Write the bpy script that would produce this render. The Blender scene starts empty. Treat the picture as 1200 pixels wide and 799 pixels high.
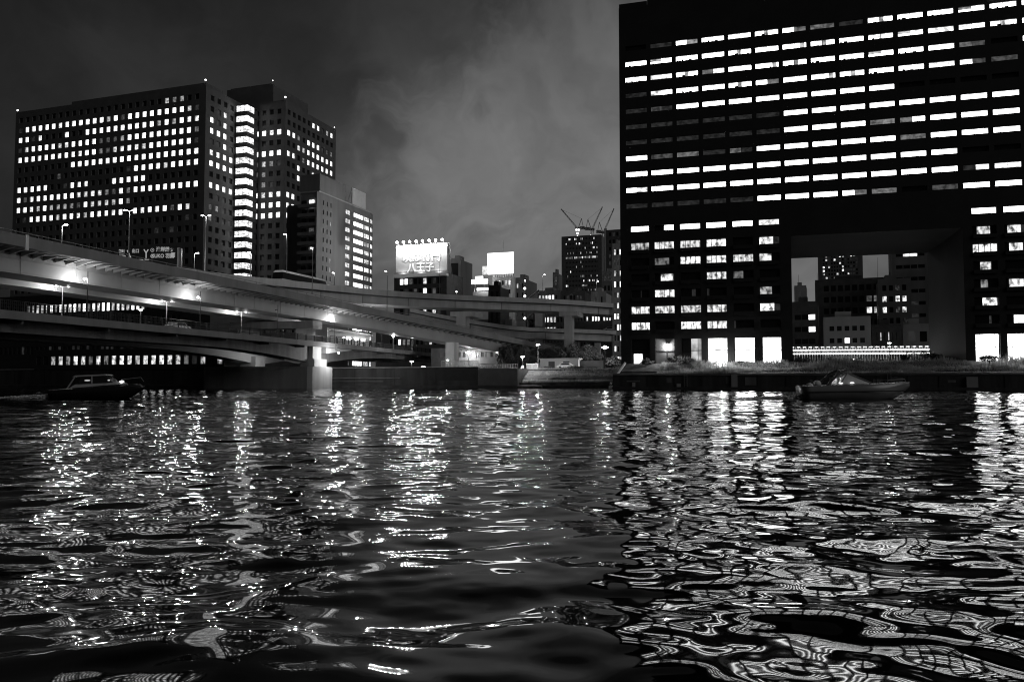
import bpy, bmesh, math, random
import numpy as np
from mathutils import Vector, Matrix
R = math.radians
PI = math.pi
scene = bpy.context.scene
col = scene.collection

# ------------------------------------------------------------------ camera, sky, exposure
CAM_H = 1.4
PITCH = R(2.9)
cam_d = bpy.data.cameras.new('camera')
cam_d.lens = 28.0
cam_d.sensor_width = 36.0
cam_d.clip_start = 0.1
cam_d.clip_end = 8000
cam = bpy.data.objects.new('camera', cam_d)
cam.location = (0, 0, CAM_H)
cam.rotation_euler = (PI/2 + PITCH, 0, 0)
col.objects.link(cam)
scene.camera = cam

scene.render.engine = 'CYCLES'
scene.cycles.use_denoising = True
scene.cycles.filter_width = 1.1
scene.cycles.sample_clamp_indirect = 5.0
scene.cycles.sample_clamp_direct = 0.0
scene.cycles.max_bounces = 6
scene.cycles.glossy_bounces = 4
scene.cycles.diffuse_bounces = 2
scene.cycles.caustics_reflective = False
scene.cycles.caustics_refractive = False
scene.view_settings.view_transform = 'Standard'
scene.view_settings.look = 'None'
scene.view_settings.exposure = 0.0
scene.view_settings.gamma = 1.0
scene.view_settings.use_curve_mapping = False

SKY_GAIN = 1.0
def make_world():
    w = bpy.data.worlds.new('World')
    scene.world = w
    w.use_nodes = True
    nt = w.node_tree
    N, L = nt.nodes, nt.links
    N.clear()
    out = N.new('ShaderNodeOutputWorld')
    bg = N.new('ShaderNodeBackground')
    tc = N.new('ShaderNodeTexCoord')
    def vm(op, a, b=None):
        n = N.new('ShaderNodeVectorMath'); n.operation = op
        L.new(a, n.inputs[0])
        if b is not None:
            if isinstance(b, tuple): n.inputs[1].default_value = b
            else: L.new(b, n.inputs[1])
        return n
    def m(op, a, b=None, c=None, clamp=False):
        n = N.new('ShaderNodeMath'); n.operation = op; n.use_clamp = clamp
        for i, v in enumerate((a, b, c)):
            if v is None: continue
            if isinstance(v, (int, float)): n.inputs[i].default_value = v
            else: L.new(v, n.inputs[i])
        return n.outputs[0]
    d = tc.outputs['Generated']
    # night clouds lit from below by the city: one bright mass low over the middle, thinner to the left
    def direction(px, py):
        u = (px - 600)/933.0; v = -(py - 399.5)/933.0
        return Vector((u, math.cos(PITCH) - v*math.sin(PITCH), math.sin(PITCH) + v*math.cos(PITCH))).normalized()
    warp = N.new('ShaderNodeTexNoise'); warp.inputs['Scale'].default_value = 2.6; warp.inputs['Detail'].default_value = 5
    L.new(d, warp.inputs['Vector'])
    wv = vm('SUBTRACT', warp.outputs['Color'], (0.5, 0.5, 0.5))
    sc = N.new('ShaderNodeVectorMath'); sc.operation = 'SCALE'; sc.inputs['Scale'].default_value = 0.62
    L.new(wv.outputs[0], sc.inputs[0])
    dw = vm('ADD', d, sc.outputs[0])
    def lobe(px, py, rad_deg, soft_deg, src):
        c = direction(px, py)
        dt = vm('DOT_PRODUCT', src, tuple(c)).outputs['Value']
        mr = N.new('ShaderNodeMapRange'); mr.interpolation_type = 'SMOOTHERSTEP'
        mr.inputs['From Min'].default_value = math.cos(R(rad_deg + soft_deg))
        mr.inputs['From Max'].default_value = math.cos(R(max(rad_deg - soft_deg, 0)))
        L.new(dt, mr.inputs['Value'])
        return mr.outputs[0]
    nrm = vm('NORMALIZE', dw.outputs[0]).outputs[0]
    def noise(scale, detail, rough, vec, off=(0, 0, 0)):
        a_ = vm('ADD', vec, off).outputs[0]
        n_ = N.new('ShaderNodeTexNoise'); n_.inputs['Scale'].default_value = scale; n_.inputs['Detail'].default_value = detail
        n_.inputs['Roughness'].default_value = rough
        L.new(a_, n_.inputs['Vector']); return n_.outputs['Fac']
    def near(px, py, far_deg, near_deg):
        c = direction(px, py); dt = vm('DOT_PRODUCT', d, tuple(c)).outputs['Value']
        mr = N.new('ShaderNodeMapRange'); mr.inputs['From Min'].default_value = math.cos(R(far_deg)); mr.inputs['From Max'].default_value = math.cos(R(near_deg))
        L.new(dt, mr.inputs['Value']); return mr.outputs[0]
    def mask(field, nz, amp, lo, hi):
        f = m('MULTIPLY_ADD', m('SUBTRACT', nz, 0.5), amp, field)
        mr = N.new('ShaderNodeMapRange'); mr.interpolation_type = 'SMOOTHSTEP'
        mr.inputs['From Min'].default_value = lo; mr.inputs['From Max'].default_value = hi
        L.new(f, mr.inputs['Value']); return mr.outputs[0]
    # flatten the direction a little so that clouds lie down
    fl = vm('MULTIPLY', dw.outputs[0], (1.0, 1.0, 1.7)).outputs[0]
    n_big = noise(5.0, 8, 0.6, fl, (3.1, 0.4, 1.7))
    n_soft = noise(3.2, 5, 0.5, fl, (7.7, 2.0, 0.3))
    cloud = mask(near(800, 330, 32, 3), n_big, 1.3, 0.42, 0.86)
    cloud2 = mask(near(640, 60, 20, 2), n_soft, 1.8, 0.45, 0.85)
    cloud3 = mask(near(60, 110, 20, 2), n_soft, 1.6, 0.50, 1.0)
    hor = lobe(660, 400, 13, 13, d)
    wide = lobe(720, 330, 24, 22, d)
    base = m('MULTIPLY_ADD', wide, 0.022, 0.0105)
    base = m('MULTIPLY_ADD', cloud, 0.072, base)
    base = m('MULTIPLY_ADD', cloud2, 0.020, base)
    base = m('MULTIPLY_ADD', cloud3, 0.007, base)
    base = m('MULTIPLY_ADD', hor, 0.055, base)
    sky = N.new('ShaderNodeTexSky'); sky.sky_type = 'NISHITA'; sky.sun_disc = False
    sky.sun_elevation = R(-4); sky.sun_rotation = R(70)
    bw = N.new('ShaderNodeRGBToBW'); L.new(sky.outputs[0], bw.inputs[0])
    tex = m('MULTIPLY_ADD', noise(6, 7, 0.55, fl), 1.3, 0.35)
    val = m('MULTIPLY', base, tex)
    val = m('MULTIPLY_ADD', bw.outputs[0], 0.05, val)
    sp = N.new('ShaderNodeSeparateXYZ'); L.new(d, sp.inputs[0])
    el = N.new('ShaderNodeMapRange'); el.inputs['From Min'].default_value = 0.30; el.inputs['From Max'].default_value = 0.62
    el.inputs['To Min'].default_value = 1.0; el.inputs['To Max'].default_value = 0.30
    L.new(sp.outputs['Z'], el.inputs['Value'])
    val = m('MULTIPLY', val, el.outputs[0])
    comb = N.new('ShaderNodeCombineColor')
    for i in range(3): L.new(val, comb.inputs[i])
    L.new(comb.outputs[0], bg.inputs['Color'])
    bg.inputs['Strength'].default_value = SKY_GAIN
    L.new(bg.outputs[0], out.inputs['Surface'])
make_world()

# the glow of the city to the right, very weak and very soft
sd = bpy.data.lights.new('sun', 'SUN'); sd.energy = 0.38; sd.angle = R(35)
so = bpy.data.objects.new('sun', sd); col.objects.link(so)
so.rotation_euler = Vector((-0.82, 0.52, -0.45)).to_track_quat('-Z', 'Y').to_euler()

# ------------------------------------------------------------------ helpers
F = 933.0
def ray(px, py):
    u = (px - 600)/F; v = -(py - 399.5)/F
    return (u, math.cos(PITCH) - v*math.sin(PITCH), math.sin(PITCH) + v*math.cos(PITCH))
def U(px, py, Y):                       # a point of the photograph at its real distance Y
    r = ray(px, py); k = Y/r[1]
    return Vector((r[0]*k, Y, CAM_H + r[2]*k))
def hit(px, py, P0, ang):
    r = ray(px, py); ax, ay = math.cos(ang), math.sin(ang)
    det = -r[0]*ay + ax*r[1]
    t = (-P0[0]*ay + ax*P0[1])/det
    s = (r[0]*P0[1] - r[1]*P0[0])/det
    return s, CAM_H + r[2]*t

MATS = {}
def principled(name):
    m = bpy.data.materials.new(name); m.use_nodes = True
    return m, m.node_tree.nodes, m.node_tree.links, m.node_tree.nodes['Principled BSDF']
def mat(name, v, rough=0.8, var=0.25, scale=0.6, bump=0.0, metal=0.0, streak=False, spec=0.3):
    if name in MATS: return MATS[name]
    m, N, L, b = principled(name)
    tc = N.new('ShaderNodeTexCoord')
    mp = N.new('ShaderNodeMapping'); L.new(tc.outputs['Object'], mp.inputs[0])
    if streak: mp.inputs['Scale'].default_value = (1, 1, 0.12)
    n = N.new('ShaderNodeTexNoise'); n.inputs['Scale'].default_value = scale; n.inputs['Detail'].default_value = 6
    n.inputs['Roughness'].default_value = 0.6
    L.new(mp.outputs[0], n.inputs['Vector'])
    cr = N.new('ShaderNodeValToRGB')
    lo, hi = v*(1 - var), v*(1 + var)
    cr.color_ramp.elements[0].position = 0.3; cr.color_ramp.elements[0].color = (lo, lo, lo, 1)
    cr.color_ramp.elements[1].position = 0.7; cr.color_ramp.elements[1].color = (hi, hi, hi, 1)
    L.new(n.outputs['Fac'], cr.inputs[0]); L.new(cr.outputs[0], b.inputs['Base Color'])
    b.inputs['Roughness'].default_value = rough; b.inputs['Metallic'].default_value = metal
    b.inputs['Specular IOR Level'].default_value = spec
    if bump:
        n2 = N.new('ShaderNodeTexNoise'); n2.inputs['Scale'].default_value = scale*6; n2.inputs['Detail'].default_value = 4
        L.new(tc.outputs['Object'], n2.inputs['Vector'])
        bp = N.new('ShaderNodeBump'); bp.inputs['Strength'].default_value = bump; bp.inputs['Distance'].default_value = 0.1
        L.new(n2.outputs['Fac'], bp.inputs['Height']); L.new(bp.outputs[0], b.inputs['Normal'])
    MATS[name] = m
    return m
def emit(name, s, rnd=0.0, var=0.0, scale=1.0, sample=False, squash=(1, 1, 1)):
    if name in MATS: return MATS[name]
    m, N, L, b = principled(name)
    b.inputs['Base Color'].default_value = (0.1, 0.1, 0.1, 1); b.inputs['Roughness'].default_value = 0.3
    b.inputs['Emission Color'].default_value = (1, 1, 1, 1)
    val = None
    if rnd:
        oi = N.new('ShaderNodeObjectInfo')
        mm = N.new('ShaderNodeMath'); mm.operation = 'MULTIPLY_ADD'
        L.new(oi.outputs['Random'], mm.inputs[0]); mm.inputs[1].default_value = 2*rnd*s; mm.inputs[2].default_value = s*(1 - rnd)
        val = mm.outputs[0]
    if var:
        # what is inside the lit room: ceiling lights, blinds, furniture
        oi = N.new('ShaderNodeObjectInfo')
        tc = N.new('ShaderNodeTexCoord')
        mp = N.new('ShaderNodeMapping'); mp.inputs['Scale'].default_value = squash
        ad = N.new('ShaderNodeVectorMath'); ad.operation = 'MULTIPLY_ADD'
        L.new(oi.outputs['Location'], ad.inputs[0]); ad.inputs[1].default_value = (0.37, 0.53, 0.71)
        L.new(tc.outputs['Object'], mp.inputs[0]); L.new(mp.outputs[0], ad.inputs[2])
        n = N.new('ShaderNodeTexNoise'); n.inputs['Scale'].default_value = scale; n.inputs['Detail'].default_value = 2
        L.new(ad.outputs[0], n.inputs['Vector'])
        mr = N.new('ShaderNodeMapRange'); mr.inputs['From Min'].default_value = 0.35; mr.inputs['From Max'].default_value = 0.62
        mr.inputs['To Min'].default_value = 1 - var; mr.inputs['To Max'].default_value = 1.0
        L.new(n.outputs['Fac'], mr.inputs[0])
        m2 = N.new('ShaderNodeMath'); m2.operation = 'MULTIPLY'
        L.new(mr.outputs[0], m2.inputs[0])
        if val is None: m2.inputs[1].default_value = s
        else: L.new(val, m2.inputs[1])
        val = m2.outputs[0]
    if val is None: b.inputs['Emission Strength'].default_value = s
    else: L.new(val, b.inputs['Emission Strength'])
    m.cycles.emission_sampling = 'AUTO' if sample else 'NONE'
    MATS[name] = m
    return m
TONE = {9: 3.4, 8: 2.3, 7: 1.5, 6: 1.15, 5: 0.7, 4: 0.4, 3: 0.2, 2: 0.085, 1: 0.026}
def tone(k, home=False, gain=1.0):
    if k <= 0: return glass()
    if gain != 1.0 and not home: return emit('lit_office_glass_%d_%d' % (k, int(gain*100)), TONE[k]*(gain if k > 4 else 1), 0.15 if gain > 1 else 0.35, {9: 0.5, 8: 0.65}.get(k, 0.75), 1.1, squash=(1, 1, 1.2))
    v = {9: 0.25, 8: 0.6, 7: 0.75, 6: 0.8}.get(k, 0.7)
    if home: return emit('home_light_%d' % k, TONE[k]*0.9, 0.2, 0.93 if k < 9 else 0.6, 1.5, squash=(1, 1, 0.7))
    return emit('lit_glass_%d' % k, TONE[k], 0.15, v, 1.1, squash=(1, 1, 1.2))
def glass():
    if 'dark_glass' in MATS: return MATS['dark_glass']
    m, N, L, b = principled('dark_glass')
    b.inputs['Base Color'].default_value = (0.025, 0.025, 0.025, 1); b.inputs['Roughness'].default_value = 0.2
    b.inputs['Specular IOR Level'].default_value = 0.25
    MATS['dark_glass'] = m
    return m

class MB:
    """collects shapes, becomes ONE mesh object"""
    def __init__(s): s.v = []; s.f = []; s.mi = []; s.cur = 0
    def quad(s, pts):
        k = len(s.v); s.v += [tuple(p) for p in pts]; s.f.append(tuple(range(k, k + len(pts)))); s.mi.append(s.cur)
    def box8(s, p):
        k = len(s.v); s.v += [tuple(q) for q in p]
        for f in ((0, 3, 2, 1), (4, 5, 6, 7), (0, 1, 5, 4), (1, 2, 6, 5), (2, 3, 7, 6), (3, 0, 4, 7)):
            s.f.append(tuple(k + i for i in f)); s.mi.append(s.cur)
    def box(s, x0, x1, y0, y1, z0, z1):
        s.box8([(x0, y0, z0), (x1, y0, z0), (x1, y1, z0), (x0, y1, z0), (x0, y0, z1), (x1, y0, z1), (x1, y1, z1), (x0, y1, z1)])
    def obox(s, o, e, n, s0, s1, d0, d1, z0, z1):        # along e, out along n
        def P(a, b, z): return (o[0] + e[0]*a + n[0]*b, o[1] + e[1]*a + n[1]*b, z)
        s.box8([P(s0, d1, z0), P(s1, d1, z0), P(s1, d0, z0), P(s0, d0, z0), P(s0, d1, z1), P(s1, d1, z1), P(s1, d0, z1), P(s0, d0, z1)])
    def tube(s, a, b, r0, r1=None, n=6, cap=True):
        r1 = r0 if r1 is None else r1
        a, b = Vector(a), Vector(b); d = (b - a)
        if d.length < 1e-6: return
        q = d.to_track_quat('Z', 'Y')
        k = len(s.v)
        for c, r in ((a, r0), (b, r1)):
            for i in range(n):
                t = 2*PI*i/n
                s.v.append(tuple(c + q @ Vector((r*math.cos(t), r*math.sin(t), 0))))
        for i in range(n):
            j = (i + 1) % n
            s.f.append((k + i, k + j, k + n + j, k + n + i)); s.mi.append(s.cur)
        if cap:
            s.f.append(tuple(k + n - 1 - i for i in range(n))); s.mi.append(s.cur)
            s.f.append(tuple(k + n + i for i in range(n))); s.mi.append(s.cur)
    def path(s, pts, r, n=6):
        for a, b in zip(pts[:-1], pts[1:]): s.tube(a, b, r, n=n)
    def ball(s, c, r, n=8, m=6, sq=(1, 1, 1)):
        k = len(s.v)
        for i in range(m + 1):
            ph = PI*i/m
            for j in range(n):
                t = 2*PI*j/n
                s.v.append((c[0] + r*sq[0]*math.sin(ph)*math.cos(t), c[1] + r*sq[1]*math.sin(ph)*math.sin(t), c[2] + r*sq[2]*math.cos(ph)))
        for i in range(m):
            for j in range(n):
                j2 = (j + 1) % n
                s.f.append((k + i*n + j, k + (i + 1)*n + j, k + (i + 1)*n + j2, k + i*n + j2)); s.mi.append(s.cur)
    def prism(s, poly, z0, z1):
        k = len(s.v); n = len(poly)
        s.v += [(p[0], p[1], z0) for p in poly] + [(p[0], p[1], z1) for p in poly]
        s.f.append(tuple(k + n - 1 - i for i in range(n))); s.mi.append(s.cur)
        s.f.append(tuple(k + n + i for i in range(n))); s.mi.append(s.cur)
        for i in range(n):
            j = (i + 1) % n
            s.f.append((k + i, k + j, k + n + j, k + n + i)); s.mi.append(s.cur)
    def sweep(s, path, prof, closed=True):
        """path: list of (point, left normal); prof: list of (offset along normal, dz)"""
        k = len(s.v); m = len(prof)
        for p, n in path:
            for (o, dz) in prof: s.v.append((p[0] + n[0]*o, p[1] + n[1]*o, p[2] + dz))
        for i in range(len(path) - 1):
            for j in range(m if closed else m - 1):
                j2 = (j + 1) % m
                s.f.append((k + i*m + j, k + i*m + j2, k + (i + 1)*m + j2, k + (i + 1)*m + j)); s.mi.append(s.cur)
        if closed:
            s.f.append(tuple(k + m - 1 - i for i in range(m))); s.mi.append(s.cur)
            q = k + (len(path) - 1)*m
            s.f.append(tuple(q + i for i in range(m))); s.mi.append(s.cur)
    def mesh(s, name, mats, smooth=False):
        me = bpy.data.meshes.new(name)
        me.from_pydata(s.v, [], s.f)
        if not isinstance(mats, (list, tuple)): mats = [mats]
        for m_ in mats: me.materials.append(m_)
        if len(mats) > 1: me.polygons.foreach_set('material_index', s.mi)
        if smooth: me.polygons.foreach_set('use_smooth', [True]*len(me.polygons))
        bm = bmesh.new(); bm.from_mesh(me); bmesh.ops.recalc_face_normals(bm, faces=bm.faces); bm.to_mesh(me); bm.free()
        me.update()
        return me
    def build(s, name, mats, parent=None, smooth=False, loc=None):
        o = bpy.data.objects.new(name, s.mesh(name, mats, smooth)); col.objects.link(o)
        if parent is not None: o.parent = parent
        if loc is not None: o.location = loc
        return o
def tag(o, label=None, cat=None, group=None, kind=None):
    if label: o['label'] = label
    if cat: o['category'] = cat
    if group: o['group'] = group
    if kind: o['kind'] = kind
    return o
def thing(name, label, cat, loc=(0, 0, 0), rz=0.0, group=None):
    o = bpy.data.objects.new(name, None); o.empty_display_size = 0.5
    col.objects.link(o); o.location = loc; o.rotation_euler = (0, 0, rz)
    return tag(o, label, cat, group)
def light(parent, loc, power, size=0.15, spot=None, aim=None):
    d = bpy.data.lights.new('lamp_light', 'SPOT' if spot else 'POINT')
    d.energy = power; d.shadow_soft_size = size
    if spot: d.spot_size = R(spot); d.spot_blend = 0.6
    o = bpy.data.objects.new('lamp_light', d); col.objects.link(o)
    if parent is not None: o.parent = parent
    o.location = loc
    if aim is not None: o.rotation_euler = Vector(aim).to_track_quat('-Z', 'Y').to_euler()
    return o

# windows: the 100 that show largest are parts, the others one part of kind stuff
class Windows:
    def __init__(s, gain=1.0): s.l = []; s.cache = {}; s.gain = gain
    def add(s, o, e, n, c, z, w, h, k, home=False, bars=0, name='window', d=0.0):
        s.l.append((w*h*(1.0 if k > 0 else 0.6), o, e, n, c, z, w, h, k, home, bars, name, d))
    def pane(s, w, h, bars, var=0):
        m = MB(); m.box(-w/2, w/2, -0.03, 0.03, 0, h)
        if s.gain > 1 and h < 1.2 and var and w > 1.5:
            rg = random.Random(var*17 + int(w*10)); m.cur = 1
            m.box(-.04, .04, -.08, -.032, 0, h)
            for _ in range(rg.randint(0, 4)):
                x = rg.uniform(-w/2, w/2 - .5); ww_ = rg.uniform(.2, .7)
                m.box(x, min(x + ww_, w/2), -.06 - .004*_, -.034, 0, rg.uniform(.08, .4))
            if rg.random() < .35:
                m.cur = 2; x = rg.choice((-w/2, 0)); m.box(x, x + w/2, -.055, -.035, h*rg.uniform(.3, .6), h)
            elif rg.random() < .4:
                m.cur = 2; x = rg.uniform(-w/2, w/4); m.box(x, x + w/5, -.055, -.035, 0, h)
        if bars:
            m.cur = 1
            for i in range(1, bars + 1):
                x = -w/2 + w*i/(bars + 1)
                m.box(x - 0.05, x + 0.05, -0.09, -0.032, 0, h)
        return m
    def finish(s, parent, limit=100):
        bar = mat('window_bar', 0.06, 0.5)
        s.l.sort(key=lambda t: -t[0])
        rest = MB(); rm = []
        rn = {}
        for i, (_, o, e, n, c, z, w, h, k, home, bars, name, d) in enumerate(s.l):
            p = (o[0] + e[0]*c + n[0]*d, o[1] + e[1]*c + n[1]*d)
            rz = math.atan2(e[1], e[0])
            if i < limit:
                var = 1 + i % 9 if (s.gain > 1 and k > 6) else 0
                key = (round(w, 2), round(h, 2), k, home, bars, var)
                if key not in s.cache: s.cache[key] = s.pane(w, h, bars, var).mesh(name, [tone(k, home, s.gain), bar, tone(5)])
                ob = bpy.data.objects.new(name, s.cache[key]); col.objects.link(ob)
                ob.parent = parent; ob.location = (p[0], p[1], z); ob.rotation_euler = (0, 0, rz)
            else:
                mt = tone(k, home, s.gain)
                if mt not in rm: rm.append(mt)
                rest.cur = rm.index(mt)
                rest.obox(p, e, n, -w/2, w/2, -0.03, 0.03, z, z + h)
        if rest.v:
            ob = rest.build('window', rm, parent); ob['kind'] = 'stuff'

def facade(wall, o, e, n, L, z0, z1, cols_, rows_, t=0.35):
    """front layer of thickness t with an opening for every column interval x row interval"""
    zs = sorted(rows_)
    edges = [z0] + [q for r in zs for q in r] + [z1]
    for i in range(0, len(edges), 2):
        if edges[i + 1] - edges[i] > 0.01: wall.obox(o, e, n, 0, L, -t, 0, edges[i], edges[i + 1])
    cs = sorted(cols_)
    ce = [0] + [q for c in cs for q in c] + [L]
    for (a, b) in zs:
        for i in range(0, len(ce), 2):
            if ce[i + 1] - ce[i] > 0.01: wall.obox(o, e, n, ce[i], ce[i + 1], -t, 0, a, b)

# ------------------------------------------------------------------ materials
M_dark_stone = mat('dark_granite_cladding', 0.15, 0.6, 0.15, 0.25)
M_tower = mat('dark_tile_cladding', 0.032, 0.7, 0.2, 0.2)
M_conc = mat('concrete', 0.34, 0.85, 0.22, 0.5, 0.3, streak=True)
M_conc_dark = mat('old_concrete', 0.16, 0.9, 0.35, 0.5, 0.4, streak=True)
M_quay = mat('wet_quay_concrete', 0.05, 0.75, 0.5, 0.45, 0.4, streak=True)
M_steel = mat('painted_steel_girder', 0.36, 0.55, 0.12, 0.25, streak=True)
M_post = mat('galvanised_post', 0.25, 0.5, 0.1)
M_dark = mat('dark_paint', 0.03, 0.5, 0.2)
M_asph = mat('asphalt', 0.05, 0.9, 0.3, 0.8)
M_lamp = emit('lamp_glass', 22.0)
M_lamp_dim = emit('small_lamp_glass', 5.0)
M_white = mat('white_paint', 0.72, 0.5, 0.06)
M_pale = mat('pale_render', 0.42, 0.8, 0.15, 0.3, streak=True)
M_mid = mat('grey_render', 0.22, 0.85, 0.2, 0.3, streak=True)
M_brick = mat('dark_brick', 0.10, 0.9, 0.25, 0.5)

# ------------------------------------------------------------------ river
def river():
    rng = np.random.default_rng(11)
    apex = -3.0
    r = [4.2]
    while r[-1] < 200: r.append(r[-1] + min(max(0.012, (r[-1] + apex)*0.0034), 0.42))
    r = np.array(r)
    th = np.linspace(R(-50), R(50), 860)
    TH, RR = np.meshgrid(th, r)
    X = RR*np.sin(TH); Y = apex + RR*np.cos(TH)
    Z = np.zeros_like(X)
    n = 150
    lam = np.exp(rng.uniform(math.log(0.17), math.log(7.0), n))
    ang = rng.normal(R(82), R(42), n)
    for l, a in zip(lam, ang):
        k = 2*PI/l
        s_target = WAVE_SLOPE(l)
        amp = s_target/k
        ph = rng.uniform(0, 2*PI)
        arg = k*(X*math.cos(a) + Y*math.sin(a)) + ph
        # slow modulation so that wave groups come and go
        ka = 2*PI/(l*rng.uniform(5, 9)); b = rng.uniform(0, 2*PI)
        mod = 0.65 + 0.5*np.sin(ka*(X*math.cos(b) + Y*math.sin(b)) + rng.uniform(0, 6.28))
        Z += amp*mod*np.sin(arg)
    # wakes of the two motor boats: a few low parallel ridges behind each
    for (x0, y0, x1, y1, a_) in ((-80, 66, -44, 64.5, 0.05), (-50, 73, 20, 68, 0.06), (-10, 60, 38, 61, 0.06)):
        d = np.array([x1 - x0, y1 - y0], float); Ld = np.hypot(*d); d /= Ld
        u = (X - x0)*d[0] + (Y - y0)*d[1]; v = -(X - x0)*d[1] + (Y - y0)*d[0]
        env = 1/(1 + np.exp(-(u)/3))*1/(1 + np.exp((u - Ld)/1.5))*np.exp(-(v/2.6)**2)
        Z += a_*env*np.sin(v*2*PI/2.4 + 0.6*np.sin(u*0.3))
    nr, nc = X.shape
    V = np.stack([X.ravel(), Y.ravel(), Z.ravel()], 1).astype(np.float32)
    i = np.arange(nr - 1)[:, None]*nc + np.arange(nc - 1)[None, :]
    Q = np.stack([i, i + 1, i + nc + 1, i + nc], -1).reshape(-1, 4).astype(np.int32)
    me = bpy.data.meshes.new('river_water')
    me.vertices.add(len(V)); me.vertices.foreach_set('co', V.ravel())
    me.loops.add(Q.size); me.loops.foreach_set('vertex_index', Q.ravel())
    me.polygons.add(len(Q)); me.polygons.foreach_set('loop_start', np.arange(0, Q.size, 4, dtype=np.int32))
    me.polygons.foreach_set('loop_total', np.full(len(Q), 4, np.int32))
    me.polygons.foreach_set('use_smooth', np.ones(len(Q), bool))
    me.update(calc_edges=True)
    m, N, L, b = principled('river_water')
    b.inputs['Base Color'].default_value = (0.001, 0.001, 0.001, 1)
    b.inputs['IOR'].default_value = 1.33
    b.inputs['Specular IOR Level'].default_value = 0.5
    b.inputs['Roughness'].default_value = 0.038
    tc = N.new('ShaderNodeTexCoord')
    n1 = N.new('ShaderNodeTexNoise'); n1.inputs['Scale'].default_value = 2.2; n1.inputs['Detail'].default_value = 2.0
    L.new(tc.outputs['Object'], n1.inputs['Vector'])
    bp = N.new('ShaderNodeBump'); bp.inputs['Strength'].default_value = 0.12; bp.inputs['Distance'].default_value = 0.03
    L.new(n1.outputs['Fac'], bp.inputs['Height']); L.new(bp.outputs[0], b.inputs['Normal'])
    me.materials.append(m)
    o = bpy.data.objects.new('river', me); col.objects.link(o); o['kind'] = 'structure'
    # the rest of the river, beyond the camera's fan
    w = MB(); w.quad([(-900, -60, -0.3), (900, -60, -0.3), (900, 420, -0.3), (-900, 420, -0.3)])
    w.build('river_bed_water', m)['kind'] = 'structure'
def WAVE_SLOPE(l):
    # rms slope given to one wave component of length l
    s = 0.0150
    if l < 0.55: s *= (l/0.55)**1.3
    if l > 1.5: s *= (1.5/l)**0.7
    return s
river()

# ------------------------------------------------------------------ banks
ANG = R(-16.4)                                   # the river bank runs this way
E_ = (math.cos(ANG), math.sin(ANG)); B_ = (-math.sin(ANG), math.cos(ANG))      # along the bank, and away from the river
N_ = (-B_[0], -B_[1])
QP = U(728, 446.8, 141)                          # a point on the right quay line
QL = U(500, 446.8, 170)                          # on the left quay line
QM = U(660, 446.8, 163)
def bank_pt(Q, s, d): return (Q[0] + E_[0]*s + B_[0]*d, Q[1] + E_[1]*s + B_[1]*d)
g = MB()
a, b_, c, d_ = bank_pt(QP, -500, 26), bank_pt(QP, 700, 26), bank_pt(QP, 2500, 3500), bank_pt(QP, -2800, 3500)
g.quad([(a[0], a[1], 4.0), (b_[0], b_[1], 4.0), (c[0], c[1], 4.0), (d_[0], d_[1], 4.0)])
g.quad([(a[0], a[1], 4.0), (b_[0], b_[1], 4.0), (b_[0], b_[1], -1.0), (a[0], a[1], -1.0)])
g.build('ground', M_asph)['kind'] = 'structure'
# right bank: terrace the tower stands on
def wedge(name, Q, s0, s1, prof, m):
    mb = MB()
    p0 = bank_pt(Q, s0, 0); p1 = bank_pt(Q, s1, 0)
    mb.sweep([((p0[0], p0[1], 0), B_), ((p1[0], p1[1], 0), B_)], prof)
    return mb.build(name, m)
s_l = hit(718, 447, (QP[0], QP[1]), ANG)[0]
o = wedge('tower_terrace', QP, s_l, 160, [(6, -1), (6, 3.2), (10.5, 4.7), (50, 4.7), (50, -1)], mat('terrace_soil', 0.11, 0.9, 0.5, 0.8, 0.5)); o['kind'] = 'structure'
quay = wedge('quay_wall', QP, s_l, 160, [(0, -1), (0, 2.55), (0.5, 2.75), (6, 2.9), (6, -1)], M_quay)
tag(quay, 'dark concrete quay wall along the water below the tall right tower', 'quay wall')
# buttress blocks, pale patches, rail on the quay
for i, (px, w, h) in enumerate(((857, 1.0, 2.6), (741, 0.5, 1.2), (1132, 1.6, 2.1), (793, 0.7, 1.0))):
    s = hit(px, 447, (QP[0], QP[1]), ANG)[0]
    mb = MB(); mb.obox((QP[0], QP[1]), E_, N_, s, s + w, 0.0, 0.35, 0.2, h)
    mb.build('fender_block', M_conc, quay)
mb = MB(); mb.obox((QP[0], QP[1]), E_, N_, s_l, 160, 0.002, 0.7, -0.8, 0.45); mb.build('footing_ledge', M_quay, quay)
rq = random.Random(9)
for k in range(26):
    m = MB(); sx = s_l + 1.5 + k*4.6; m.obox((QP[0], QP[1]), E_, N_, sx, sx + .09, 0.003, .06, 0.46, 2.5); m.build('wall_joint', M_dark, quay)
for k in (2, 9, 17):
    m = MB(); sx = s_l + 3.2 + k*4.6
    for dx in (0, .5): m.obox((QP[0], QP[1]), E_, N_, sx + dx, sx + dx + .06, .07, .16, .3, 2.9)
    for z in range(8): m.obox((QP[0], QP[1]), E_, N_, sx + .061, sx + .499, .09, .14, .4 + z*.32, .45 + z*.32)
    m.build('ladder', M_post, quay)
for k in range(12):
    m = MB(); sx = s_l + rq.uniform(2, 75); m.obox((QP[0], QP[1]), E_, N_, sx, sx + rq.uniform(.3, 2.2), .003, .02, rq.uniform(.6, 1.4), rq.uniform(1.5, 2.2)); m.build('patch', M_conc_dark, quay)
m = MB(); m.obox((QP[0], QP[1]), E_, N_, s_l, 100, .003, .1, 2.42, 2.5); m.build('pipe', M_conc_dark, quay)
sloping = MB()
p = bank_pt(QP, s_l, 0)
sloping.obox((QP[0], QP[1]), E_, N_, s_l - 0.7, s_l - 0.02, -9, 0.1, -1, 0.6)
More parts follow.
